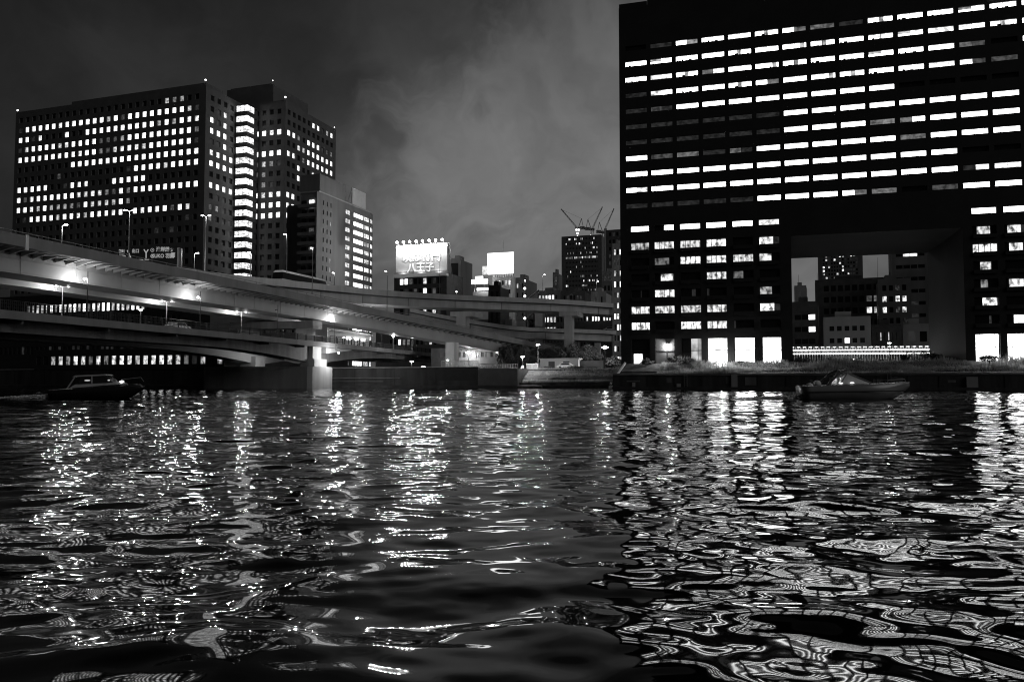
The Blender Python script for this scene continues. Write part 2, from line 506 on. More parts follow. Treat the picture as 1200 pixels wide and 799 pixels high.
pa = Vector((*bank_pt(QP, s_l - 0.4, -0.1), 0.9)); pb = Vector((*bank_pt(QP, s_l + 1.2, 7), 4.8))
sloping.tube(pa, pb, 0.22, n=5)
tag(sloping.build('stair_kerb', M_white), 'pale sloping kerb climbing the bank left of the tall tower', 'kerb')
# left bank
s_e = hit(612, 447, (QL[0], QL[1]), ANG)[0]; s_c = hit(560, 447, (QL[0], QL[1]), ANG)[0]; s_p = hit(389, 447, (QL[0], QL[1]), ANG)[0]
o = wedge('left_embankment', QL, -420, s_c, [(1.5, -1), (1.5, 4.0), (40, 4.0), (40, -1)], M_asph); o['kind'] = 'structure'
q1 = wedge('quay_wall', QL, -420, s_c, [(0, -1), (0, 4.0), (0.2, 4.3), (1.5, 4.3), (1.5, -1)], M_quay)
tag(q1, 'long dark quay wall with pipes under the road bridge', 'quay wall')
q1b = wedge('footing_ledge', QL, -420, s_c + 14, [(-1.5, -1), (-1.5, 0.5), (-0.01, 0.6), (-0.01, -1)], M_quay); q1b.parent = q1
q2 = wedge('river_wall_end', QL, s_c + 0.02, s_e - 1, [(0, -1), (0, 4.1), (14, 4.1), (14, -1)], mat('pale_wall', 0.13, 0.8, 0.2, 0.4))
tag(q2, 'smooth paler grey river wall where the grass bank begins', 'river wall')
for k in range(22):
    m = MB(); sx = -150 + k*9.5
    if sx > s_c - 1: break
    m.obox((QL[0], QL[1]), E_, N_, sx, sx + .12, 0.003, .08, 0.6, 4.2); m.build('wall_joint', M_dark, q1)
for (a_, b__, z_) in ((-30, -6, 2.0), (-24, -10, 1.3)):
    m = MB(); m.obox((QL[0], QL[1]), E_, N_, a_, b__, .1, .25, z_, z_ + .15); m.build('pipe', M_conc_dark, q1)
m = MB(); m.obox((QL[0], QL[1]), E_, N_, s_c - 11, s_c - .4, .003, .03, 1.6, 3.9); m.build('patch', M_dark, q1)
cap = wedge('coping', QL, -420, s_c, [(-0.15, 4.302), (-0.15, 4.48), (1.5, 4.48), (1.5, 4.302)], M_conc); cap.parent = q1
# mid bank: grass slope between the two
s0 = hit(606, 447, (QM[0], QM[1]), ANG)[0]; s1 = hit(728, 447, (QM[0], QM[1]), ANG)[0]
M_grass = mat('grass_soil', 0.09, 0.95, 0.5, 0.9, 0.6)
o = wedge('grass_slope', QM, s0 - 2, s1 + 8, [(0, -1), (0, 1.1), (1.2, 1.3), (2.0, 2.0), (7, 3.6), (9, 4.1), (30, 4.1), (30, -1)], M_grass); o['kind'] = 'structure'
o = wedge('slope_kerb', QM, s0 - 2, s1 + 8, [(-0.8, -1), (-0.8, 0.55), (-0.01, 0.6), (-0.01, -1)], M_quay)
tag(o, 'low concrete toe kerb at the water below the grass slope', 'kerb')
mb = MB(); mb.tube((*U(607, 447, 168).xy, 2.2), (*U(613, 447, 171).xy, 4.6), 0.28, n=5)
tag(mb.build('slope_rail', M_white), 'short lit sloping rail where the river wall meets the grass bank', 'rail')

# grass and reeds, one object per bank
def grass(name, label, n, area, hfun, m, seed):
    rng = random.Random(seed)
    mb = MB()
    for _ in range(n):
        Q, s, d, z = area(rng)
        h = hfun(s, d, rng)
        if h <= 0: continue
        p = bank_pt(Q, s, d)
        a = rng.uniform(0, PI); w = rng.uniform(0.04, 0.09)
        lx, ly = rng.uniform(-0.4, 0.4)*h, rng.uniform(-0.4, 0.4)*h
        dx, dy = math.cos(a)*w, math.sin(a)*w
        mb.quad([(p[0] - dx, p[1] - dy, z - 0.05), (p[0] + dx, p[1] + dy, z - 0.05), (p[0] + lx*.5 + dx*.6, p[1] + ly*.5 + dy*.6, z + h*0.6)])
        mb.quad([(p[0] - dx*.8, p[1] - dy*.8, z + h*.1), (p[0] + lx + dx*.3, p[1] + ly, z + h), (p[0] + lx*.5 + dx, p[1] + ly*.5, z + h*0.5)])
    o = mb.build(name, m); o['kind'] = 'stuff'; o['label'] = label; o['category'] = 'grass'
M_blade = mat('grass_blades', 0.5, 0.7, 0.45, 0.7)
def translucent(m, k=.45):
    N, L = m.node_tree.nodes, m.node_tree.links
    b = N['Principled BSDF']; t = N.new('ShaderNodeBsdfTranslucent'); mx = N.new('ShaderNodeMixShader')
    mx.inputs[0].default_value = k
    c = b.inputs['Base Color'].links[0].from_socket
    L.new(c, t.inputs['Color']); L.new(b.outputs[0], mx.inputs[1]); L.new(t.outputs[0], mx.inputs[2])
    L.new(mx.outputs[0], N['Material Output'].inputs['Surface'])
translucent(M_blade, .5)
def clump(s, d, k=0.35): return 0.5 + 0.5*math.sin(s*k + 1.3*math.sin(s*0.23 + d*0.5))*math.cos(d*0.8 + s*0.11)
def area_r(rng):
    s = rng.uniform(6, 95); d = rng.uniform(1.2, 11.5)
    z = 2.8 if d < 6 else 3.2 + (d - 6)/4.5*1.5 if d < 10.5 else 4.7
    return QP, s, d, z
grass('reeds', 'pale reeds and grass on the bank in front of the tower', 42000, area_r, lambda s, d, r: (0.12 + 1.5*clump(s, d)**2)*r.uniform(.4, 1.15)*(0.35 if d < 3.5 and s > 20 else 1), M_blade, 3)
def area_m(rng):
    s = rng.uniform(s0 + 1, s1 - 1); d = rng.uniform(0.4, 10)
    z = 1.3 if d < 1.2 else 1.3 + (d - 1.2)/5.8*2.3 if d < 7 else 3.6 + (d - 7)/4*.5
    return QM, s, d, z
grass('bank_grass', 'mown grass slope left of the tower', 16000, area_m, lambda s, d, r: r.uniform(.08, .28)*(2.2 if (int(d*0.55 + s*0.03) % 2 == 0) else 0.8), M_blade, 4)

# ------------------------------------------------------------------ right tower
TP = U(728, 447, 152)
def tower():
    t = thing('office_tower', 'tall dark tower on the right with rows of lit strip windows and a great opening', 'building', (TP[0], TP[1], 0), ANG)
    wall = MB(); W = Windows(2.2)
    e, n, o = (1, 0), (0, -1), (0, 0)
    T = 0.4; D = 28.0; LT = 98.0
    OL, OR, OZ = 31.0, 58.8, 27.7
    pitch = 4.828; ww = 4.02
    cs = [1.22 + pitch*i for i in range(20)]
    cols_ = [(c_, c_ + ww) for c_ in cs if c_ + ww < LT]
    rows = [66.25 - 3.085*i for i in range(11)]
    # core
    wall.box(0, OL, T, D, 4.0, OZ); wall.box(OR, LT, T, D, 4.0, OZ); wall.box(0, LT, T, D, OZ, 74.0)
    wall.box(5.4, LT, T + 0.6, D - 1, 74.0, 80.0)
    wall.box(14, LT - 3, 4, D - 4, 80.0, 86.0)
    # front layer above the opening
    row_i = [(z - .9, z) for z in rows]
    facade(wall, o, e, n, LT, 31.9, 74.0, cols_, row_i, T)
    wall.obox(o, e, n, 0, OL, -T, 0, 30.95, 31.9)
    wall.obox(o, e, n, OL, OR, -T, 0, OZ, 31.9)
    wall.obox(o, e, n, OR, LT, -T, 0, 30.95, 31.9)
    P = {0: '0159859431999979', 1: '9999999997767799', 2: '9694999999993099', 3: '1799989999966201'[:16],
         4: '1299999999000010', 5: '1111119999999999', 6: '1111119993699999', 7: '9331299999399999',
         8: '9999999999990099', 9: '8999999999994699', 10: '1111199993029999'}
    P[0] = '0149899319999989'; P[7] = '9231399999399999'
    halves = {(0, 2): '94', (0, 6): '93', (3, 5): '93', (3, 1): '59', (3, 12): '62', (2, 3): '37', (5, 9): '99', (6, 10): '39', (9, 0): '95', (10, 8): '93', (7, 4): '31', (2, 12): '32', (4, 1): '21', (9, 12): '16', (9, 13): '67', (6, 9): '34'}
    for r_, z in enumerate(rows):
        for c_, x in enumerate(cs):
            if x + ww >= LT: continue
            k = int(P[r_][c_]) if c_ < 16 else random.Random(r_*31 + c_).choice((9, 9, 9, 1))
            hh = .9
            if (r_, c_) in halves:
                q = halves[(r_, c_)]
                W.add(o, e, n, x + ww*0.25, z - hh, ww/2 - 0.06, hh, int(q[0]), d=-T + 0.05)
                W.add(o, e, n, x + ww*0.75, z - hh, ww/2 - 0.06, hh, int(q[1]), d=-T + 0.05)
            else: W.add(o, e, n, x + ww/2, z - hh, ww, hh, k, d=-T + 0.05)
    # the tall lit pair at the top right
    W.add(o, e, n, cs[13] + ww/2, 67.0, ww, 2.3, 9, d=0.05, bars=1); W.add(o, e, n, cs[14] + ww/2, 67.3, ww, 2.0, 9, d=0.05, bars=1)
    # homes below, each behind a shallow balcony
    rz = [(25.9 - 3.05*i - 0.55, 25.9 - 3.05*i + 1.35) for i in range(6)]
    hrows = [(29.98, 30.95)] + [(26.0, 27.9), (22.95, 24.85), (19.9, 21.8), (16.85, 18.75), (13.8, 15.7), (10.75, 12.65)] + [(4.75, 9.4)]
    lc = [(2.05, 5.45), (6.5, 10.1), (11.3, 14.95), (16.1, 19.6), (20.85, 24.4), (25.5, 29.0)]
    rc = [(60.3, 64.0), (65.1, 68.8), (69.9, 73.6), (74.7, 78.4), (79.5, 83.2), (84.3, 88.0), (89.1, 92.8)]
    facade(wall, o, e, n, OL, 4.0, 30.95, lc, hrows, T)
    facade(wall, (OR, 0), e, n, LT - OR, 4.0, 30.95, [(a - OR, b - OR) for a, b in rc], hrows, T)
    PL = ['998995', '576807', '038766', '070730', '181105', '776608', '808710']
    PR = ['9989898', '6708060', '8706807', '6006070', '4707700', '8037080', '2980908']
    part = {(1, 0): (0.0, 1.0), (1, 5): (0, .7), (2, 1): (0, .75), (3, 1): (.3, .95), (3, 4): (0, .5), (4, 0): (.5, .57), (4, 2): (.55, .75), (4, 3): (0, .12), (4, 5): (0, .6), (5, 5): (0, .7), (5, 2): (0, 1), (6, 4): (0, .1), (0, 1): (.5, 1), (2, 5): (0, .6)}
    partR = {(1, 0): (.2, .75), (1, 1): (.15, .7), (2, 1): (.2, .75), (3, 0): (.3, .75), (4, 0): (.3, .6), (5, 0): (.35, .95), (6, 0): (.6, .7), (4, 1): (.15, .8), (6, 1): (.3, 1)}
    for (cc, PP, pp) in ((lc, PL, part), (rc, PR, partR)):
        for r_ in range(7):
            a, b = hrows[r_]
            z = a + (0.0 if r_ == 0 else 0.42); h = (b - a) - (0.0 if r_ == 0 else 0.55)
            for c_, (x0, x1) in enumerate(cc):
                k = int(PP[r_][c_])
                f0, f1 = pp.get((r_, c_), (0, 1))
                w = x1 - x0
                if (f0, f1) != (0, 1):
                    if f0 > 0: W.add(o, e, n, x0 + w*f0/2, z, w*f0 - .05, h, 0, d=-T + 0.05)
                    if f1 < 1: W.add(o, e, n, x0 + w*(1 + f1)/2, z, w*(1 - f1) - .05, h, 1 if k > 6 else 0, d=-T + 0.05)
                W.add(o, e, n, x0 + w*(f0 + f1)/2, z, w*(f1 - f0) - 0.05, h, k, home=r_ > 0, bars=0 if r_ == 0 else max(1, int(3*(f1 - f0))), d=-T + 0.05)
                if r_ > 0: wall.obox(o, e, n, x0 + 0.05, x1 - 0.05, 0.001, 0.25, a - 0.25, a + 0.42)
    wall.build('wall', M_tower, t)
    # ground floor: tall shop windows
    gk = [(2.4, 4.0, 8, 'low'), (6.6, 10.0, 1, ''), (13.1, 15.0, 6, ''), (16.2, 19.8, 8, ''), (21.0, 24.6, 9, ''), (25.9, 29.3, 9, ''), (60.4, 63.8, 9, ''), (65.2, 68.7, 9, ''), (69.9, 73.5, 9, ''), (74.8, 78.3, 7, ''), (79.6, 83.1, 9, '')]
    bar = mat('window_bar', 0.06, 0.5)
    for (x0, x1, k, q) in gk:
        m1 = MB()
        top = 6.6 if q else 9.35
        m1.box(x0, x1, T - 0.06, T - 0.012, 4.72, top); m1.cur = 1
        m1.box(x0, x1, T - 0.16, T - 0.062, 7.05, 7.2)
        for x in ((x0 + x1)/2 + 0.3,) if k != 9 else (x0 + 0.6, x1 - 0.5): m1.box(x - 0.04, x + 0.04, T - 0.14, T - 0.062, 7.2 if k == 9 else 4.72, top)
        m1.build('shop_window', [emit('shop_light_%d' % k, {9: 7.5, 8: 4.0, 7: 1.4, 6: .6, 1: 0.03}[k], 0.1, 0.7, 0.7, sample=k > 6, squash=(1, 1, .8)), bar], t)
    for (x0, x1) in ((2.3, 5.3), (11.5, 13.0)):
        m1 = MB(); m1.box(x0, x1, T - 0.05, T - 0.01, 6.7, 9.3); m1.build('shop_window', glass(), t)
    W.finish(t)
    # parapet
    pr = MB(); pr.box(5.4, LT, T + 0.2, T + 0.6, 79.0, 81.0); pr.box(0, 5.39, T + 0.02, T + 0.5, 74.0, 75.0); pr.build('parapet', M_tower, t)
    # jamb shading panels are not painted: a lamp stands inside the opening, as the photo shows its glow low on the jamb
tower()

# ------------------------------------------------------------------ left office block
AL = R(-18.5)
LP = U(235, 447, 295)
def left_block():
    t = thing('office_block', 'huge stepped office block at the left with square windows and glazed stair tower', 'building', (LP[0], LP[1], 0), AL)
    wall = MB(); W = Windows(0.95); T = 0.5
    H = 112.7
    ex, ey = (1, 0), (0, 1)
    rowc = [109.0 - 4.17*i for i in range(25)]
    rows = [(z - 1.05, z + 1.05) for z in rowc]
    # core
    wall.box(-95.5 + T, -T, T, 60, 4, H - 0.5); wall.box(-T, 18.49 - T, 24 + T, 61.5, 4, H - 0.5)
    wall.box(-T, 0.2, T + 24, 24 + T + .01, 4, H - .5)
    # A
    ca = [(-92.6 + 3.54*i) for i in range(26)]
    ci = [(c - 0.93 + 95.5, c + 0.93 + 95.5) for c in ca]
    facade(wall, (-95.5, 0), ex, (0, -1), 95.5, 4, H, ci, rows, T)
    PA = ['00000000000000000000053400',
          '19999979999994929999999951',
          '99170009009999999999494976',
          '16999957999922249999999993',
          '99989979879932679759999991',
          '00000000999999999899999999',
          '00000020000000001999959969',
          '99999001977000999990000000',
          '92798999965763293999999999',
          '99759444329555593000000000',
          '01899959964997799078892900']
    PA[8] = '92798999965763293999999999'
    PA[10] = '01899959964997790978892950'
    for r_, z in enumerate(rowc):
        for c_, x in enumerate(ca):
            k = int(PA[r_][c_]) if r_ < len(PA) else (1 if random.Random(r_*99 + c_).random() < 0.08 else 0)
            W.add((0, 0), ex, (0, -1), x, z - 1.05, 1.86, 2.1, k, d=-T + 0.05)
    # B
    cb = [3.7, 7.5, 11.3, 15.1, 18.9, 22.0]
    facade(wall, (0, T), ey, (1, 0), 24 - T, 4, H, [(c - 1.0 - T, c + 1.0 - T) for c in cb[:5]], rows, T)
    PB = ['00000', '01800', '91900', '99900', '11810', '78990', '99990', '00000', '99990', '01100', '24100', '30110', '00010']
    for r_, z in enumerate(rowc):
        for c_, y in enumerate(cb[:5]):
            k = int(PB[r_][c_]) if r_ < len(PB) else 0
            W.add((0, 0), ey, (1, 0), y, z - 1.05, 2.0, 2.1, k, d=-T + 0.05)
    # C
    cc = [4.96, 8.5, 12.03, 15.57]
    facade(wall, (0.01, 24), ex, (0, -1), 18.48, 4, H, [(c - 0.95, c + 0.95) for c in cc], rows, T)
    PC = ['0000', '0000', '9979', '1000', '9999', '2531', '3300', '0410', '8778', '9999', '8889']
    for r_, z in enumerate(rowc):
        for c_, x in enumerate(cc):
            k = int(PC[r_][c_]) if r_ < len(PC) else 0
            W.add((0, 24), ex, (0, -1), x, z - 1.05, 1.9, 2.1, k, d=-T + 0.05)
    # D
    cd = [2.5 + 3.57*i for i in range(10)]
    facade(wall, (18.49, 24 + T), ey, (1, 0), 38 - T, 4, H, [(c - 1.0 - T, c + 1.0 - T) for c in cd], rows, T)
    PD = ['0000099149', '0000000000', '9930999123', '0065999999', '8803999999', '0090070000', '0099000000', '0000000000', '9900000000', '8990000000', '9990000000']
    for r_, z in enumerate(rowc):
        for c_, y in enumerate(cd):
            k = int(PD[r_][c_]) if r_ < len(PD) else 0
            W.add((18.49, 24), ey, (1, 0), y, z - 1.05, 2.0, 2.1, k, d=-T + 0.05)
    wall.build('wall', M_dark_stone, t)
    # roof: parapet step and plant room
    rf = MB(); rf.box(-66, -0.5, 0.4, 10, H, H + 1.3); rf.box(-95, -66.01, 0.4, 10, H - 0.5, H + 0.2); rf.box(0.4, 18, 24.6, 36, H - .4, H + 0.9)
    rf.build('parapet', M_dark_stone, t)
    rf = MB(); rf.box(-12, 10.5, 27, 52, H + 0.0, H + 9.0); rf.box(-11, 9, 28, 50, H + 9.0, H + 9.8)
    rf.build('plant_room', M_dark_stone, t)
    # stair tower
    st = MB()
    x0, x1, y0, y1 = 0.7, 6.0, 16.6, 23.6
    st.box(x0 + .3, x1 - .3, y0 + .3, y1, 4, H - 3)
    for i in range(26):
        z = rowc[0] - 4.17*i
        st.box(x0, x1, y0, y1, z - 2.95, z - 1.12)
    st.box(x0, x1, y0, y1, rowc[0] + 1.25, H - 2.2)
    sto = st.build('stair_tower', M_brick, t)
    for i in range(24):
        z = rowc[0] - 4.17*i
        m = MB()
        m.box(x0 + .25, x1 - .12, y0 + .1, y0 + .2, z - 1.1, z + 1.23)
        m.box(x1 - .2, x1 - .1, y0 + .2, y0 + 4.4, z - 1.1, z + 1.23)
        m.cur = 1
        for k in range(1, 3): m.box(x0 + .25 + k*1.7, x0 + .37 + k*1.7, y0 + .03, y0 + .09, z - 1.1, z + 1.23)
        m.box(x1 - .095, x1 - .03, y0 + 2, y0 + 2.12, z - 1.1, z + 1.23)
        m.build('stair_window', [emit('stair_light', 2.0, 0.3, 0.8, 0.7, squash=(1, 1, 2.0)), mat('window_bar', 0.06)], sto)
    # aircraft warning lamps
    for (x, y, z) in ((-95, 0.3, H + .6), (-0.6, 0.3, H + 1.9), (18, 24.5, H + 1.5), (10, 27.2, H + 10.2), (18.3, 61, H + .4)):
        m = MB(); m.tube((x, y, z - .6), (x, y, z), 0.12); m.cur = 1; m.ball((x, y, z + .35), 0.34 if y < 1 or abs(y - 24.5) < .1 else .2)
        m.build('warning_lamp', [M_post, M_lamp_dim], t)
    W.finish(t)
left_block()

# ------------------------------------------------------------------ curved apartment building
def curved_block():
    P0 = U(371, 447, 255)
    t = thing('apartment_building', 'round cornered apartment building with lit corridor windows in front of the office block', 'building', (P0[0], P0[1], 0), AL)
    H = 62.6; T = 0.3
    wall = MB(); W = Windows(0.9)
    # plan: left face to x=-8, long face along +y at x=0, then an arc
    L1 = 34.0; Rr = 9.0
    poly = [(-7.2, 0.0), (0, 0), (0, L1)]
    arc = []
    for i in range(1, 9):
        a = (PI/2)*i/8
        arc.append((-Rr + Rr*math.cos(a), L1 + Rr*math.sin(a)))
    poly += arc + [(-22, L1 + Rr), (-22, 14), (-7.2, 14)]
    M_apt = mat('apartment_tiles', 0.2, 0.8, 0.15, 0.3, streak=True)
    inner = [(-6.9, T), (-T, T), (-T, L1)] + [(-Rr + (Rr - T)*math.cos(PI/2*i/8), L1 + (Rr - T)*math.sin(PI/2*i/8)) for i in range(1, 9)] + [(-21.7, L1 + Rr - T), (-21.7, 14.3), (-6.9, 14.3)]
    wall.prism(inner, 4, H)
    top = [60.4 - 3.06*i for i in range(18)]      # top of the windows
    # long face, small dark slots and lit windows
    slots = [(2.6, 3.2), (4.9, 5.5), (7.1, 7.7)]
    lits = [(16.9, 20.0), (22.4, 29.4), (30.0, 33.6)]
    rows = [(z - 1.5, z) for z in top if z > 6]
    facade(wall, (0, T), (0, 1), (1, 0), L1 - T, 4, H, [(a - T, b - T) for a, b in slots + lits], rows, T)
    rngc = random.Random(5)
    for i, (a, b) in enumerate(rows):
        for c0, c1 in slots: W.add((0, 0), (0, 1), (1, 0), (c0 + c1)/2, a, c1 - c0, b - a, 6 if (i, c0) in ((2, 7.1), (6, 7.1), (7, 7.1)) else 0, d=-T + .05)
        W.add((0, 0), (0, 1), (1, 0), 18.45, a, 3.1, b - a, 7, bars=1, d=-T + .05)
        W.add((0, 0), (0, 1), (1, 0), 25.9, a, 7.0, b - a, 9, bars=3, d=-T + .05)
        W.add((0, 0), (0, 1), (1, 0), 31.8, a, 3.6, b - a, (7, 6, 8, 5)[i % 4], bars=2, d=-T + .05)
    # arc: glass bands between floor bands
    for i, (a, b) in enumerate(rows):
        pa = [(-Rr + (Rr)*math.cos(PI/2*j/8), L1 + (Rr)*math.sin(PI/2*j/8)) for j in range(9)]
        z0, z1 = b, (rows[i - 1][0] if i else H)
        for j in range(8):
            (xa, ya), (xb, yb) = pa[j], pa[j + 1]
            Lg = math.hypot(xb - xa, yb - ya); e = ((xb - xa)/Lg, (yb - ya)/Lg); n = (e[1], -e[0])
            wall.obox((xa, ya), e, n, 0, Lg, -T, 0, z0, z1)
            k = (8, 6, 9, 7, 9, 7, 5, 6)[j]
            if j in (0, 2): wall.obox((xa, ya), e, n, 0, Lg*0.3, -T, 0, a, b); W.add((xa, ya), e, n, Lg*.65, a, Lg*.7, b - a, k, d=-T + .05)
            else: W.add((xa, ya), e, n, Lg*.5, a, Lg*.96, b - a, k, d=-T + .05)
    # balconies on the left face
    for i, (a, b) in enumerate(rows):
        wall.obox((-7.2, 0), (1, 0), (0, -1), 0, 6.7, 0.0, 1.1, a - 1.25, a - 1.05)
        wall.obox((-7.2, 0), (1, 0), (0, -1), 0, 6.7, 0.98, 1.08, a - 1.049, a - 0.15)
        W.add((-7.2, 0), (1, 0), (0, -1), 1.8, a - 0.9, 1.8, 2.1, 0, d=0.32 - T)
        W.add((-7.2, 0), (1, 0), (0, -1), 4.6, a - 0.9, 1.8, 2.1, 9 if i == 0 else 2 if i in (3, 5) else 0, d=0.32 - T)
    wall.obox((-7.2, 0), (1, 0), (0, -1), 6.75, 7.2, -T, 1.1, 4, H)
    wall.build('wall', M_apt, t)
    ph = MB()
    ph.box(-8, -0.6, 1.5, 17.5, H, H + 6.4); ph.box(-9, -2.5, 18, 21, H, H + 4.8)
    ph.build('roof_house', M_mid, t)
    rim = MB(); rim.box(-7.2, 0.12, -0.05, L1, H, H + 0.45); rim.build('roof_edge', M_pale, t)
    sc_ = MB(); sc_.box(-1.6, -1.2, 23.5, 33.0, H + 0.9, H + 7.0); sc_.build('roof_billboard', M_white, t)
    fr = MB()
    for y in (24, 28, 32.5): fr.tube((-1.9, y, H), (-1.9, y, H + 6.9), .1); fr.tube((-1.9, y, H + 6), (-4.5, y, H), .08)
    fr.build('billboard_frame', M_post, t)
    W.finish(t)
curved_block()

# ------------------------------------------------------------------ generic city buildings
def block(name, label, px0, px1, ytop, Y, cols_=4, rows_=5, depth=14, ang=AL, m=None, pat=None, lit=0.3, ww=0.6, hh=0.5, z0=4.0, seed=0, home=False, tones=(9, 8, 7, 6, 5), margin=0.1, roof='parapet', ztop_row=None, row_h=None):
    P0 = U(px0, 447, Y)
    s1 = hit(px1, 447, (P0[0], P0[1]), ang)[0]
    zt = U(px0, ytop, Y)[2]
    t = thing(name, label, 'building', (P0[0], P0[1], 0), ang)
    m = m or M_mid
    wall = MB(); W = Windows(); T = 0.25
    wall.box(0, s1, T, depth, z0, zt)
    fh = row_h or (zt - z0 - 0.8)/max(rows_, 1)
    cw = (s1*(1 - 2*margin))/max(cols_, 1)
    rr, cc = [], []
    for i in range(rows_):
        top = zt - (ztop_row if ztop_row is not None else 1.2) - fh*i
        if top - fh*hh > z0 + 0.3: rr.append((top - fh*hh, top))
    for j in range(cols_):
        c = s1*margin + cw*(j + .5); cc.append((c - cw*ww/2, c + cw*ww/2))
    facade(wall, (0, 0), (1, 0), (0, -1), s1, z0, zt, cc, rr, T)
    rng = random.Random(seed*7 + 1)
    for i, (a, b) in enumerate(rr):
        for j, (c0, c1) in enumerate(cc):
            if pat and i < len(pat) and j < len(pat[i]): k = int(pat[i][j])
            else: k = rng.choice(tones) if rng.random() < lit else rng.choice((0, 0, 1))
            W.add((0, 0), (1, 0), (0, -1), (c0 + c1)/2, a, c1 - c0, b - a, k, home=home, d=-T + .05)
    wall.build('wall', m, t)
    if roof:
        rf = MB(); rf.box(0.05, s1 - .05, 0.05, 0.35, zt, zt + .7); rf.box(s1*.25, s1*.6, depth*.3, depth*.7, zt, zt + 2.2)
        rf.build('roof_parapet', m, t)
    W.finish(t, 60)
    return t, s1, zt
